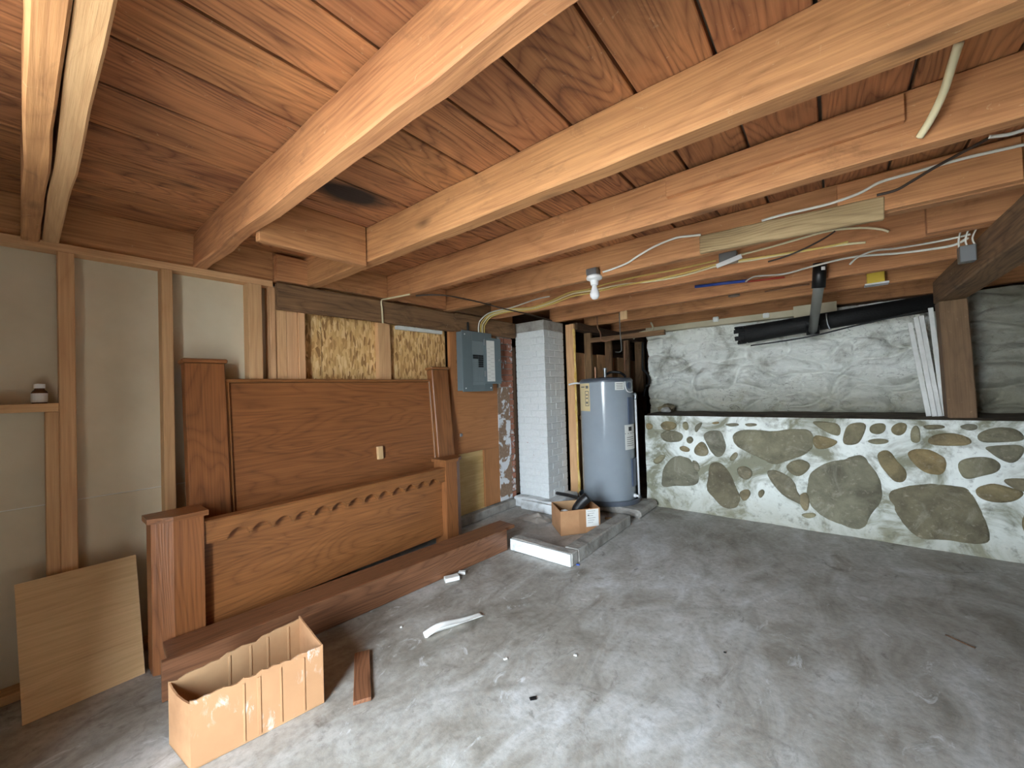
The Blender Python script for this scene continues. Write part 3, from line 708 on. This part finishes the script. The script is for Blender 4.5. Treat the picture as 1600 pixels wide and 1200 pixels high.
tube('cable_clamp', [(-2.79, 2.79, 1.895), (-2.79, 2.79, 1.93), (-2.785, 2.788, 1.99)], .011, M_BLACK, ep, n=3)
so_ = box('outlet_plate', WX, WX+.012, 2.685, 2.715, .865, .895, M_STEEL, None, .002); tag(so_, 'tiny square metal plate on the orange plywood below the panel', 'plate')

# ------------------------------------------------------------------ cables
def cable(pts, r, mat, label, group='house wiring under the joists'):
    o = tube('cable', pts, r, mat, n=7, sides=8); return tag(o, label, 'cable', group)
J5 = 3.155
for k, (dy, mt, lbl) in enumerate(((0, M_CABLEW, 'white cable, outermost of the bundle leaving the breaker panel'), (.03, M_CABLEY, 'yellow cable of the bundle rising from the breaker panel, ending at the steel box'), (.055, M_CABLE, 'cream cable of the panel bundle running to the cut end by the drain'), (.085, M_CABLEY, 'yellow cable lowest in the bundle from the breaker panel'))):
    dz = -.012*k
    st_ = [(-2.775, 2.93+dy, 1.89), (-2.775, 2.93+dy, 1.96), (-2.765, 2.955+dy*.8, 2.03+dz), (-2.70, 3.03+dy*.3, 2.105+dz), (-2.50, 3.10, 2.13+dz)]
    ys = lambda x: 3.235-.067-(.095)*(x+2.86)/6.06-.008
    def on5(lst): return [(q.x, ys(q.x)-.002*k, q.z) for q in (at(px, py, 1, 3.14) for px, py in lst)]
    if k == 0: path = on5([(805, 478), (838, 467), (858, 463)])
    elif k == 1: path = on5([(830, 480), (858, 471), (890, 457), (920, 452), (950, 443), (1000, 432), (1060, 421), (1120, 408)])
    elif k == 2: path = on5([(830, 482), (860, 473), (892, 460), (925, 454), (970, 445), (1020, 440), (1070, 431), (1128, 415), (1180, 407), (1260, 393), (1320, 384), (1352, 381)])
    else: path = on5([(830, 484), (862, 475), (895, 463), (928, 457), (972, 447), (1022, 438), (1072, 427), (1126, 413), (1200, 402), (1290, 388), (1325, 380)])
    cable(st_+path, .0068, mt, lbl)
def onJ(y, lst): return [tuple(at(px, py, 1, y)) for px, py in lst]
cable(onJ(3.08, [(1145, 401), (1200, 387), (1260, 370), (1300, 360), (1345, 356), (1375, 358), (1389, 362)]), .007, M_CABLE, 'cream cable from steel box curving along the joist to a blunt end')
cable(onJ(2.515, [(942, 425), (955, 421), (980, 411), (1000, 398), (1025, 384), (1055, 372), (1075, 369), (1095, 367)]), .0068, M_CABLEW, 'white cable curving from the bulb holder up to the grey scab board')
cable(onJ(2.49, [(1190, 345), (1225, 335), (1290, 320), (1340, 303), (1372, 286), (1400, 277), (1440, 266), (1500, 249), (1600, 226), (1680, 208)]), .0065, M_CABLEW, 'long white cable along the joist above the grey scab board')
cable(onJ(2.2, [(1545, 214), (1575, 210), (1600, 203), (1650, 190)]), .0065, M_CABLEW, 'short white cable at the right edge just under the third joist')
cable(onJ(2.35, [(1370, 305), (1400, 297), (1425, 283), (1460, 262), (1500, 240), (1548, 214)]), .006, M_CABLED, 'thin dark cable crossing the long white cable at upper right')
cable(onJ(3.06, [(1200, 409), (1230, 400), (1262, 386), (1290, 371), (1305, 361)]), .005, M_CABLED, 'thin dark wire crossing the cream cable ends')
cable([tuple(at(1498, 68, 1, 1.62)), tuple(at(1488, 100, 1, 1.68)), tuple(at(1474, 145, 1, 1.76)), tuple(at(1455, 185, 1, 1.82)), tuple(at(1437, 214, 1, 1.862))], .011, M_CABLE, 'thick cream cable stub hanging between two joists at upper right')
def onJ2(ya, yb, lst): return [tuple(at(px, py, 1, ya+(yb-ya)*i/(len(lst)-1))) for i, (px, py) in enumerate(lst)]
cable(onJ2(3.78, 3.24, [(1165, 440), (1180, 432), (1225, 428), (1270, 416), (1330, 402), (1400, 396), (1450, 390), (1490, 383), (1512, 372)]), .007, M_CABLEW, 'white cable running past the drain coupling to the small hanging box')
cable(onJ2(3.5, 3.24, [(1328, 413), (1340, 402), (1365, 392), (1400, 388), (1450, 380), (1490, 372), (1516, 366)]), .006, M_CABLEW, 'white cable looping above its neighbour toward the small hanging box')
cable([tuple(at(px, py, 2, JZ-.014)) for px, py in ((650, 462), (690, 461), (740, 470), (790, 483), (830, 492), (862, 501))], .006, M_CABLED, 'dark cable crossing beneath the joists from header to chimney')
cable([tuple(at(598, 505, 0, -2.785)), tuple(at(597, 485, 0, -2.785)), tuple(at(596, 470, 0, -2.785)), tuple(at(604, 467, 0, -2.75)), tuple(at(640, 460, 0, -2.5))], .007, M_CABLE, 'frayed pale cable tacked over the dark header beam')
# fittings
jb = thing('junction_box', at(1138, 404, 1, 3.06), 'galvanised junction box on the joist where the cables meet', 'junction box')
c = at(1138, 404, 1, 3.07)
box('box_body', c.x-.055, c.x+.055, 3.045, 3.10, c.z-.035, c.z+.04, M_STEEL, jb, .004)
beam('cover_strap', (c.x-.07, 3.04, c.z-.045), (c.x+.085, 3.04, c.z-.01), .012, .03, M_WHITE, jb)
hb = thing('junction_box', at(1511, 397, 1, 3.25), 'small grey steel box hanging under the joist at far right', 'junction box')
c = at(1511, 397, 1, 3.25); box('box_body', c.x-.032, c.x+.032, 3.225, 3.28, c.z-.045, c.z+.045, M_STEEL, hb, .004)
for q in range(3): tube('wire_tie', [(c.x-.03+.03*q, 3.24, c.z+.04), (c.x-.03+.025*q, 3.24, c.z+.08), (c.x-.02+.03*q, 3.235, c.z+.14)], .004, M_CABLEW, hb, n=3)
c = at(1147, 463, 1, 4.35); rj = thing('junction_box', c, 'round steel box hanging on a white wire below the blue pipe', 'junction box')
lathe('box_body', [(.002, 0), (.05, 0), (.05, .035), (.03, .045), (.002, .045)], c, M_STEEL, rj, 20)
tube('wire', [tuple(c+Vector((.01, 0, .04))), tuple(c+Vector((.07, -.05, .08))), tuple(c+Vector((.09, -.15, .13))), tuple(c+Vector((.07, -.3, .16)))], .005, M_CABLEW, rj)
c = at(1368, 437, 1, 4.37); yb_ = thing('junction_box', c, 'yellow plastic switch box with white flange on a rear joist', 'junction box')
box('box_body', c.x-.055, c.x+.05, 4.30, 4.388, c.z-.035, c.z+.055, M_YELLOW, yb_, .003); box('flange', c.x-.07, c.x+.075, 4.295, 4.388, c.z-.05, c.z-.036, M_WHITE, yb_, .002)
bp = tag(tube('water_pipe', [tuple(at(1086, 448, 1, 3.80)), tuple(at(1170, 438, 1, 3.79))], .013, M_BLUE, smoothpath=False), 'blue plastic pipe under the rear joists', 'pipe')
tag(tube('water_pipe', [tuple(at(1168, 440, 1, 3.77)), tuple(at(1226, 433, 1, 3.77))], .008, M_RED, smoothpath=False), 'thin red pipe continuing from the blue one', 'pipe')
tag(tube('water_pipe', [tuple(at(1195, 456, 1, 4.38)), tuple(at(1232, 449, 1, 4.38)), tuple(at(1265, 444, 1, 4.38))], .007, M_COPPER), 'copper tube beside the drain coupling on rear joist', 'pipe')
# bulb holder
lz = Vector((-1.268, 2.545, JZ)); lp = thing('lamp_holder', lz, 'porcelain ceiling lamp holder with bare white bulb', 'lamp')
box('octagon_box', lz.x-.035, lz.x+.045, lz.y-.075, lz.y-.034, lz.z+.01, lz.z+.055, M_STEEL, lp, .004)
lathe('porcelain_base', [(.01, .012), (.05, .012), (.056, .0), (.052, -.012), (.03, -.022), (.026, -.05), (.02, -.055), (.01, -.055)], lz+Vector((0, -.02, 0)), M_WHITE, lp, 28)
lathe('bulb', [(.004, -.05), (.017, -.052), (.018, -.07), (.027, -.09), (.033, -.112), (.031, -.132), (.02, -.148), (.003, -.154)], lz+Vector((0, -.02, 0)), M_WHITE, lp, 28)
lathe('mounting_ring', [(.01, .045), (.042, .045), (.042, .012), (.01, .012)], lz+Vector((0, -.02, 0)), M_STEEL, lp, 20)

# drain stack and main
dc = thing('drain_pipe', (-.06, 3.72, 2.0), 'grey drain pipe with black rubber coupling sloping to the wall', 'pipe')
tube('coupling', [tuple(at(1281, 411, 1, 3.70)), tuple(at(1279, 450, 1, 3.72))], .042, M_BLACK, dc, sides=20, smoothpath=False)
tag(patch('coupling_label', (at(1281, 425, 1, 3.7).x, 3.705, 0), .042, -1.35, -.75, at(1281, 424, 1, 3.7).z, at(1281, 419, 1, 3.7).z, M_WHITE, dc, .002), 'small white label')
tube('pipe', [tuple(at(1279, 449, 1, 3.72)), tuple(at(1270, 516, 1, 4.62))], .034, M_GREYPVC, dc, sides=20, smoothpath=False)
a_ = Vector((-.74, 4.74, 1.80)); b_ = Vector((.72, 4.80, 1.925))
mn = thing('main_drain', a_, 'black tarry main drain pipe along the white wall', 'pipe')
prof = [a_+(b_-a_)*t for t in (0, .012, .03, .05, .2, .5, 1)]
tube('pipe', prof, [.06, .096, .074, .092, .084, .078, .072], M_TAR, mn, sides=18, smoothpath=False)
for k in range(7):      # torn wrapping at the open end
    an = k*.9; q = a_+Vector((0, math.cos(an)*.085, math.sin(an)*.085))
    beam('torn_wrap', q+Vector((.06, 0, .004)), q+Vector((-.015-.03*random.random(), 0, 0)), .045, .012, M_TAR, mn, .003, upv=(0, math.cos(an), math.sin(an)), jit=.006, seg=4)
lathe('branch_fitting', [(.02, -.03), (.05, -.03), (.052, .05), (.044, .055), (.02, .055)], at(1270, 518, 1, 4.66), M_BLACK, mn, 20)
tag(tube('hanger_wire', [tuple(at(1173, 540, 1, 4.66)), tuple(at(1260, 527, 1, 4.67)), tuple(at(1340, 508, 1, 4.66)), tuple(at(1448, 484, 1, 4.66))], .007, M_BLACK, mn), 'thin black cable under the pipe')
tube('hanger_strap', [tuple(at(1291, 490, 1, 4.66)), tuple(at(1293, 505, 1, 4.66)), tuple(at(1297, 515, 1, 4.66))], .008, M_STEEL, mn)
for px, py, lbl, w in ((1118, 499, 'rounded white foam blob stuck on the beige board', .03), (1197, 493, 'square white paper scrap stuck on the beige board', .028)):
    c = at(px, py, 1, 4.93)
    o = obj('foam_blob', bm_box(w*2.1, .02, w*1.9, .009, .006), M_PAPER, None, Matrix.Translation(c)); tag(o, lbl, 'scrap')

# rock on the ledge
def rock(loc, sz, mat, label, cat):
    bm = bmesh.new(); bmesh.ops.create_icosphere(bm, subdivisions=3, radius=1)
    s0 = random.random()*50
    for v in bm.verts:
        k = 1+.35*noise.noise(v.co*1.3+Vector((s0, 0, 0)))+.1*noise.noise(v.co*4)
        v.co = Vector((v.co.x*sz[0]*k, v.co.y*sz[1]*k, max(v.co.z, -.75)*sz[2]*k))
    return tag(obj('rock', bm, mat, None, Matrix.Translation(Vector(loc)), False), label, cat)
rock((-1.55, 4.85, 1.028), (.10, .06, .05), M_STONE, 'flat grey rock lying on the ledge near the heater', 'rock')
rock((-1.51, 4.70, 1.015), (.055, .05, .032), M_CONC, 'small pale rock in front of the flat one on the ledge', 'rock')

# ------------------------------------------------------------------ bed parts
def frame_(base, leanx, z):       # transform: local (u along +y, v up along the lean, w towards the room)
    Z = Vector((-leanx, 0, z)).normalized(); U = Vector((0, 1, 0)); W = U.cross(Z)
    return Matrix.Translation(Vector(base)) @ Matrix((U, Z, W)).transposed().to_4x4()
def fbox(name, F, u0, u1, v0, v1, w0, w1, kind, parent, grain=None, bevel=.003):
    d = (u1-u0, v1-v0, w1-w0); a = d.index(max(d)) if grain is None else grain
    return obj(name, bm_box(*d, min(bevel, min(d)*.3)), wood(kind, a), parent, F @ Matrix.Translation(Vector(((u0+u1)/2, (v0+v1)/2, (w0+w1)/2))))
# headboard
F = frame_((-2.668, .572, 0.002), .125, 1.53)
hbd = thing('headboard', (-2.668, 1.5, 0), 'large oak headboard with square posts leaning on the stud wall', 'headboard')
HW = 1.94
for u in (0, HW-.19):
    pst = fbox('post', F, u, u+.19, 0, 1.515, -.075, 0, 'oak', hbd, 1, .004)
    fbox('post_cap', F, u-.012, u+.202, 1.516, 1.54, -.085, .014, 'oak', pst, 0, .006)
    fbox('edge_strip', F, (u+.19 if u == 0 else u-.024), (u+.214 if u == 0 else u), .02, 1.42, -.055, -.022, 'oak', pst, 1, .003)
fbox('panel', F, .191, HW-.191, .08, 1.405, -.062, -.04, 'oak', hbd, 0)
fbox('top_rail', F, .19, HW-.19, 1.406, 1.428, -.072, -.02, 'oak', hbd, 0, .005)
fbox('bracket_block', F, 1.165, 1.21, .80, .90, -.04, -.012, 'ply', hbd, 1)
# footboard
F2 = frame_((-2.50, .385, 0.0), .0, 1)
ftb = thing('footboard', (-2.55, 1.4, 0), 'oak footboard with scalloped top rail standing before the headboard', 'footboard')
FW = 2.01
def post_outline(mirror):
    p = [(0, -.15), (.195, -.15), (.195, 0), (.075, 0), (0, -.045)]
    return [(.195-x, y) for x, y in p][::-1] if mirror else p
for u, mir in ((0, False), (FW-.195, True)):
    # outline in the horizontal plane, extruded upwards
    B = Matrix.Translation(Vector((-2.50, .385+u, .002))) @ Matrix(((0, 1, 0), (1, 0, 0), (0, 0, -1))).transposed().to_4x4()
    B = Matrix.Translation(Vector((-2.50, .385+u, .002))) @ Matrix(((0, 1, 0, 0), (1, 0, 0, 0), (0, 0, 1, 0), (0, 0, 0, 1)))
    pst = prism('post', post_outline(mir), .715, B, wood('oak', 2), ftb, .002)
    prism('post_cap', [(x*1.16-.014, (y+.075)*1.2-.075) for x, y in post_outline(mir)], .026, B @ Matrix.Translation((0, 0, .7155)), wood('oak', 0), pst, .006)
fbox('panel', F2, .195, FW-.195, .115, .64, -.085, -.058, 'oak', ftb, 0)
# scalloped top rail: real cut-outs along its lower edge
sc = [(0, .672), (FW-.39, .672)]; low = []
nS = 13; L0, L1 = FW-.39-.06, .10
low.append((FW-.39, .565)); low.append((L0, .565))
wdt = (L0-L1)/nS
for k in range(nS):
    for q in range(9):
        t = q/8; low.append((L0-wdt*(k+t), .572+.040*math.sin(math.pi*t)**.8 if 0 < t < 1 else .562))
low += [(L1, .565), (0, .565)]
prism('scalloped_rail', [(a, b) for a, b in sc+low], .044, F2 @ Matrix.Translation((.195, 0, -.058)), wood('oak', 0), ftb)
fbox('top_moulding', F2, .196, FW-.196, .672, .682, -.08, -.008, 'oak', ftb, 0, .003)
# side rails on the floor
def skew(x): return Vector(x)
ra = Vector((-2.287, .375, 0)); rbb = Vector((-2.102, 2.485, 0))
rl1 = beam('bed_rail', ra+Vector((-.016, 0, .0875)), rbb+Vector((-.016, 0, .0875)), .03, .171, wood('rail', 0), None, .003); tag(rl1, 'dark reddish bed side rail standing on edge on the floor', 'bed rail', 'bed side rails on the floor')
n_ = (rbb-ra).normalized(); pn = Vector((-n_.y, n_.x, 0))
rl3 = beam('bed_rail', ra+pn*.20+n_*.20+Vector((0, 0, .071)), rbb+pn*.20+n_*.10+Vector((0, 0, .071)), .028, .138, wood('rail', 0), None, .003); tag(rl3, 'bed side rail on edge hidden below the flat-lying rail', 'bed rail', 'bed side rails on the floor')
rl2 = beam('bed_rail', ra+pn*.123+n_*.02+Vector((0, 0, .156)), rbb+pn*.123+n_*.125+Vector((0, 0, .156)), .178, .026, wood('rail', 0), None, .003); tag(rl2, 'dark reddish bed side rail lying flat behind the one on edge', 'bed rail', 'bed side rails on the floor')

# plywood sheet on the floor
p0, p1 = Vector((-2.60, -.004, .003)), Vector((-2.605, .366, .003)); q0, q1 = Vector((-2.80, -.022, .522)), Vector((-2.80, .366, .522))
bm = bmesh.new(); nn = (q0-p0).cross(p1-p0).normalized()
if nn.x > 0: nn = -nn
c = (p0+p1+q0+q1)/4
va = [bm.verts.new(v-c) for v in (p0, p1, q1, q0)]; vb = [bm.verts.new(v-c+nn*.014) for v in (p0, p1, q1, q0)]
bm.faces.new(va); bm.faces.new(vb[::-1])
for i in range(4): bm.faces.new((va[i], vb[i], vb[(i+1) % 4], va[(i+1) % 4]))
o = obj('plywood_sheet', bm, wood('ply', 1), None, Matrix.Translation(c)); tag(o, 'square pale plywood sheet leaning on the studs at far left', 'plywood')

# jar on the stud shelf
jr = thing('jar', (-2.885, .057, 1.3085), 'small brown jar with white cap and label on the stud ledge', 'jar')
lathe('glass', [(.004, 0), (.024, 0), (.026, .006), (.026, .05), (.022, .058), (.016, .064), (.016, .07), (.004, .07)], (-2.885, .057, 1.309), M_AMBER, jr, 24)
lathe('cap', [(.004, .0705), (.018, .0705), (.018, .09), (.004, .092)], (-2.885, .057, 1.309), M_WHITE, jr, 24)
patch('paper_label', (-2.885, .057, 0), .0262, -2.2, 1.2, 1.313, 1.356, M_PAPER, jr, .001)

# ------------------------------------------------------------------ cardboard boxes
def sheet(name, a, b, h0, h1, t, mat, parent, top=None, inward=None):
    """upright cardboard wall from floor point a to b, ragged top profile optional"""
    a, b = Vector(a), Vector(b); L = (b-a).length; X = (b-a).normalized(); Zv = Vector((0, 0, 1)); Y = Zv.cross(X)
    M = Matrix.Translation(a) @ Matrix((X, Zv, X.cross(Zv))).transposed().to_4x4()
    out = [(0, h0), (L, h0)]
    if top: out += [(L*t_, h1+d_) for t_, d_ in top[::-1]]
    else: out += [(L, h1), (0, h1)]
    return prism(name, out, -t, M, mat, parent)
def ragged(n, amp, seed):
    random.seed(seed); pts = [(0, 0)]
    for i in range(1, n): pts.append((i/n, random.uniform(-amp, amp*.3)))
    pts.append((1, 0)); return pts
bx1 = thing('cardboard_box', (-1.88, .57, 0), 'large open cardboard box with torn flaps in the foreground', 'cardboard box')
A = Vector((-1.792, .366, .002)); B = Vector((-1.722, .800, .002)); Cc = Vector((-2.035, .840, .002)); D = Vector((-2.00, .345, .002))
w1 = sheet('front_side', A, B, 0, .243, .006, M_CARDS, bx1, ragged(22, .010, 3))
sheet('end_side', B, Cc, 0, .245, .006, M_CARD, bx1, ragged(6, .003, 4))
sheet('back_side', Cc, D, 0, .235, .006, M_CARDIN, bx1, ragged(18, .010, 5))
sheet('end_side', D, A, 0, .232, .006, M_CARD, bx1, [(0, 0), (.15, -.012), (.4, -.018), (.7, -.012), (1, 0)])
prism('bottom', [(v.x, v.y) for v in (A, B, Cc, D)], .004, Matrix.Translation((0, 0, .003)), M_CARDIN, bx1)
X1 = (B-A).normalized(); N1 = Vector((X1.y, -X1.x, 0))
for t in (.36, .47, .64, .83):
    q = A+(B-A)*t+N1*.0015; beam('crease', q+Vector((0, 0, .01)), q+Vector((0, 0, .225)), .006 if t != .47 else .012, .003, M_CARD, w1, .0005, upv=N1)
Xb = (D-Cc)
for t in (.12, .30, .44, .60):
    q = Cc+Xb*t+Vector((.007, .001, 0)); beam('crease', q+Vector((0, 0, .01)), q+Vector((0, 0, .222)), .008, .003, M_CARDIN, bx1, .0005, upv=(1, 0, 0))
bx2 = thing('cardboard_box', (-1.95, 3.15, 0), 'small cardboard box with white shipping label inside the curb', 'cardboard box')
A = Vector((-1.905, 2.985, .002)); B = Vector((-1.675, 3.285, .002)); D = Vector((-2.14, 3.20, .002)); Cc = B+(D-A)*.92
w2 = sheet('front_side', A, B, 0, .215, .005, M_CARD, bx2)
sheet('end_side', B, Cc, 0, .215, .005, M_CARD, bx2); sheet('back_side', Cc, D, 0, .215, .005, M_CARDIN, bx2); sheet('end_side', D, A, 0, .215, .005, M_CARD, bx2)
prism('bottom', [(v.x, v.y) for v in (A, B, Cc, D)], .004, Matrix.Translation((0, 0, .003)), M_CARDIN, bx2)
X2 = (B-A).normalized(); N2 = Vector((X2.y, -X2.x, 0)); L2 = (B-A).length
def onfront(name, t0, t1, z0, z1, mat, par, off=.002, th=.001):
    q0 = A+X2*L2*t0+N2*off; q1 = A+X2*L2*t1+N2*off; zc = Vector((0, 0, (z0+z1)/2))
    return beam(name, q0+zc, q1+zc, th, z1-z0, mat, par, 0)
sl = tag(onfront('shipping_label', .64, .96, .055, .208, M_PAPER, w2), 'white shipping label')
for q in range(6): onfront('print', .68, .88-.03*(q % 3), .19-.02*q, .193-.02*q, M_PRINT, sl, .0027, .0004)
onfront('print', .68, .72, .150, .162, M_PRINT, sl, .0028, .0004)
tag(onfront('tape', .46, .62, .005, .213, M_CARDTAPE, w2, .0012), 'brown packing tape')
# black pieces sticking out of the small box
bt = thing('black_elbow', (-1.85, 3.16, .15), 'thick black plastic tube end sticking out of the small box', 'tube')
tube('tube', [tuple(at(897, 800, 1, 3.15)), tuple(at(908, 786, 1, 3.18)), tuple(at(919, 776, 1, 3.21))], [.026, .032, .036, .040, .042, .043, .044, .045, .046, .046, .047, .047, .047, .047, .047, .046, .045], M_BLACK, bt, n=8, sides=14)
o = tube('black_bar', [tuple(at(870, 770.5, 1, 3.50)), tuple(at(889, 774, 1, 3.42)), tuple(at(906, 779, 1, 3.34))], .018, M_BLACK, n=4, sides=8); tag(o, 'dark flat bar resting behind the small box', 'bar')
o = rock((-1.93, 3.10, .175), (.04, .04, .03), M_PAPER, 'crumpled white paper inside the small box', 'paper'); o.name = 'crumpled_paper'
o = rock((-1.95, 3.18, .075), (.085, .085, .06), M_BLACK, 'black bundle at the bottom of the small box', 'bundle'); o.name = 'black_bundle'
# plastic rag inside the curb
def frag(u, w):
    X = -2.55+.36*u; Y = 3.13+.22*w; e = math.sin(math.pi*u)*math.sin(math.pi*w)
    return Vector((X+.03*noise.noise(Vector((u*3, w*3, 1))), Y+.03*noise.noise(Vector((u*3, w*3, 5))), .004+e*(.05+.05*noise.noise(Vector((u*5, w*5, 9))))))
o = grid('plastic_sheet', 20, 14, frag, flat('grubby_plastic', (168,160,150), .35)); tag(o, 'crumpled grubby plastic sheet on the floor inside the curb', 'sheet')

# ------------------------------------------------------------------ litter on the floor
q0, q1 = at(664, 994, 2, .012), at(754, 957, 2, .012)
def fstrip(u, w):
    p = q0+(q1-q0)*u; d = (q1-q0).normalized(); s_ = Vector((d.y, -d.x, 0))
    curl = .5+.5*math.sin(u*5)
    return p+s_*(w-.5)*.055*(1-.2*u)+Vector((0, 0, -.008+.03*abs(w-.5)*2*curl+.004*math.sin(u*9)))
o = grid('paper_strip', 18, 6, fstrip, M_PAPER); o.modifiers.new('t', 'SOLIDIFY').thickness = .002; tag(o, 'curled white paper strip lying mid-floor', 'paper strip')
def slab(name, px, py, l, w, h, rot, mat, label, cat):
    p = at(px, py, 2, 0); o = obj(name, bm_box(l, w, h, .002, .002), mat, None, Matrix.Translation(p+Vector((0, 0, h/2+.002))) @ Matrix.Rotation(rot, 4, 'Z')); return tag(o, label, cat)
slab('wood_chunk', 706, 907, .10, .05, .028, 1.1, M_STRIP, 'white painted wood chunk beside the bed rail', 'wood scrap')
slab('wood_chunk', 722, 897, .05, .03, .02, .6, M_STRIP, 'smaller white scrap touching the bed rail', 'wood scrap')
p0, p1 = at(566, 1096, 2, .01), at(566, 1020, 2, .01)
o = beam('wood_offcut', p0, p1, .072, .016, wood('rail', 0), None, .002, jit=.003, seg=8); tag(o, 'splintered reddish wood offcut beside the large box', 'wood scrap')
slab('blue_scrap', 903, 883, .025, .015, .008, .4, M_BLUE, 'tiny blue scrap at the curb corner', 'scrap')
slab('black_flake', 833, 1093, .03, .02, .004, .9, M_BLACK, 'small black flake on the near floor', 'flake')
slab('black_flake', 1133, 1021, .012, .01, .004, .3, M_BLACK, 'tiny black flake in the middle of the floor', 'flake')
slab('dark_twig', 1500, 1004, .11, .008, .006, 2.5, wood('darkwood', 0), 'thin dark twig on the floor at right', 'twig')
slab('plaster_chip', 899, 1025, .018, .012, .005, .2, M_PAPER, 'tiny white chip near the middle of the floor', 'chip')
slab('plaster_chip', 790, 1031, .02, .012, .005, 1.2, M_PAPER, 'tiny white chip between paper strip and black flake', 'chip')
slab('plaster_chip', 627, 981, .012, .012, .006, .6, M_PAPER, 'tiny white chip left of the paper strip', 'chip')
slab('wood_scrap', 955, 812, .12, .03, .02, .3, wood('header', 0), 'brown wood scrap lying between small box and curb end', 'wood scrap')
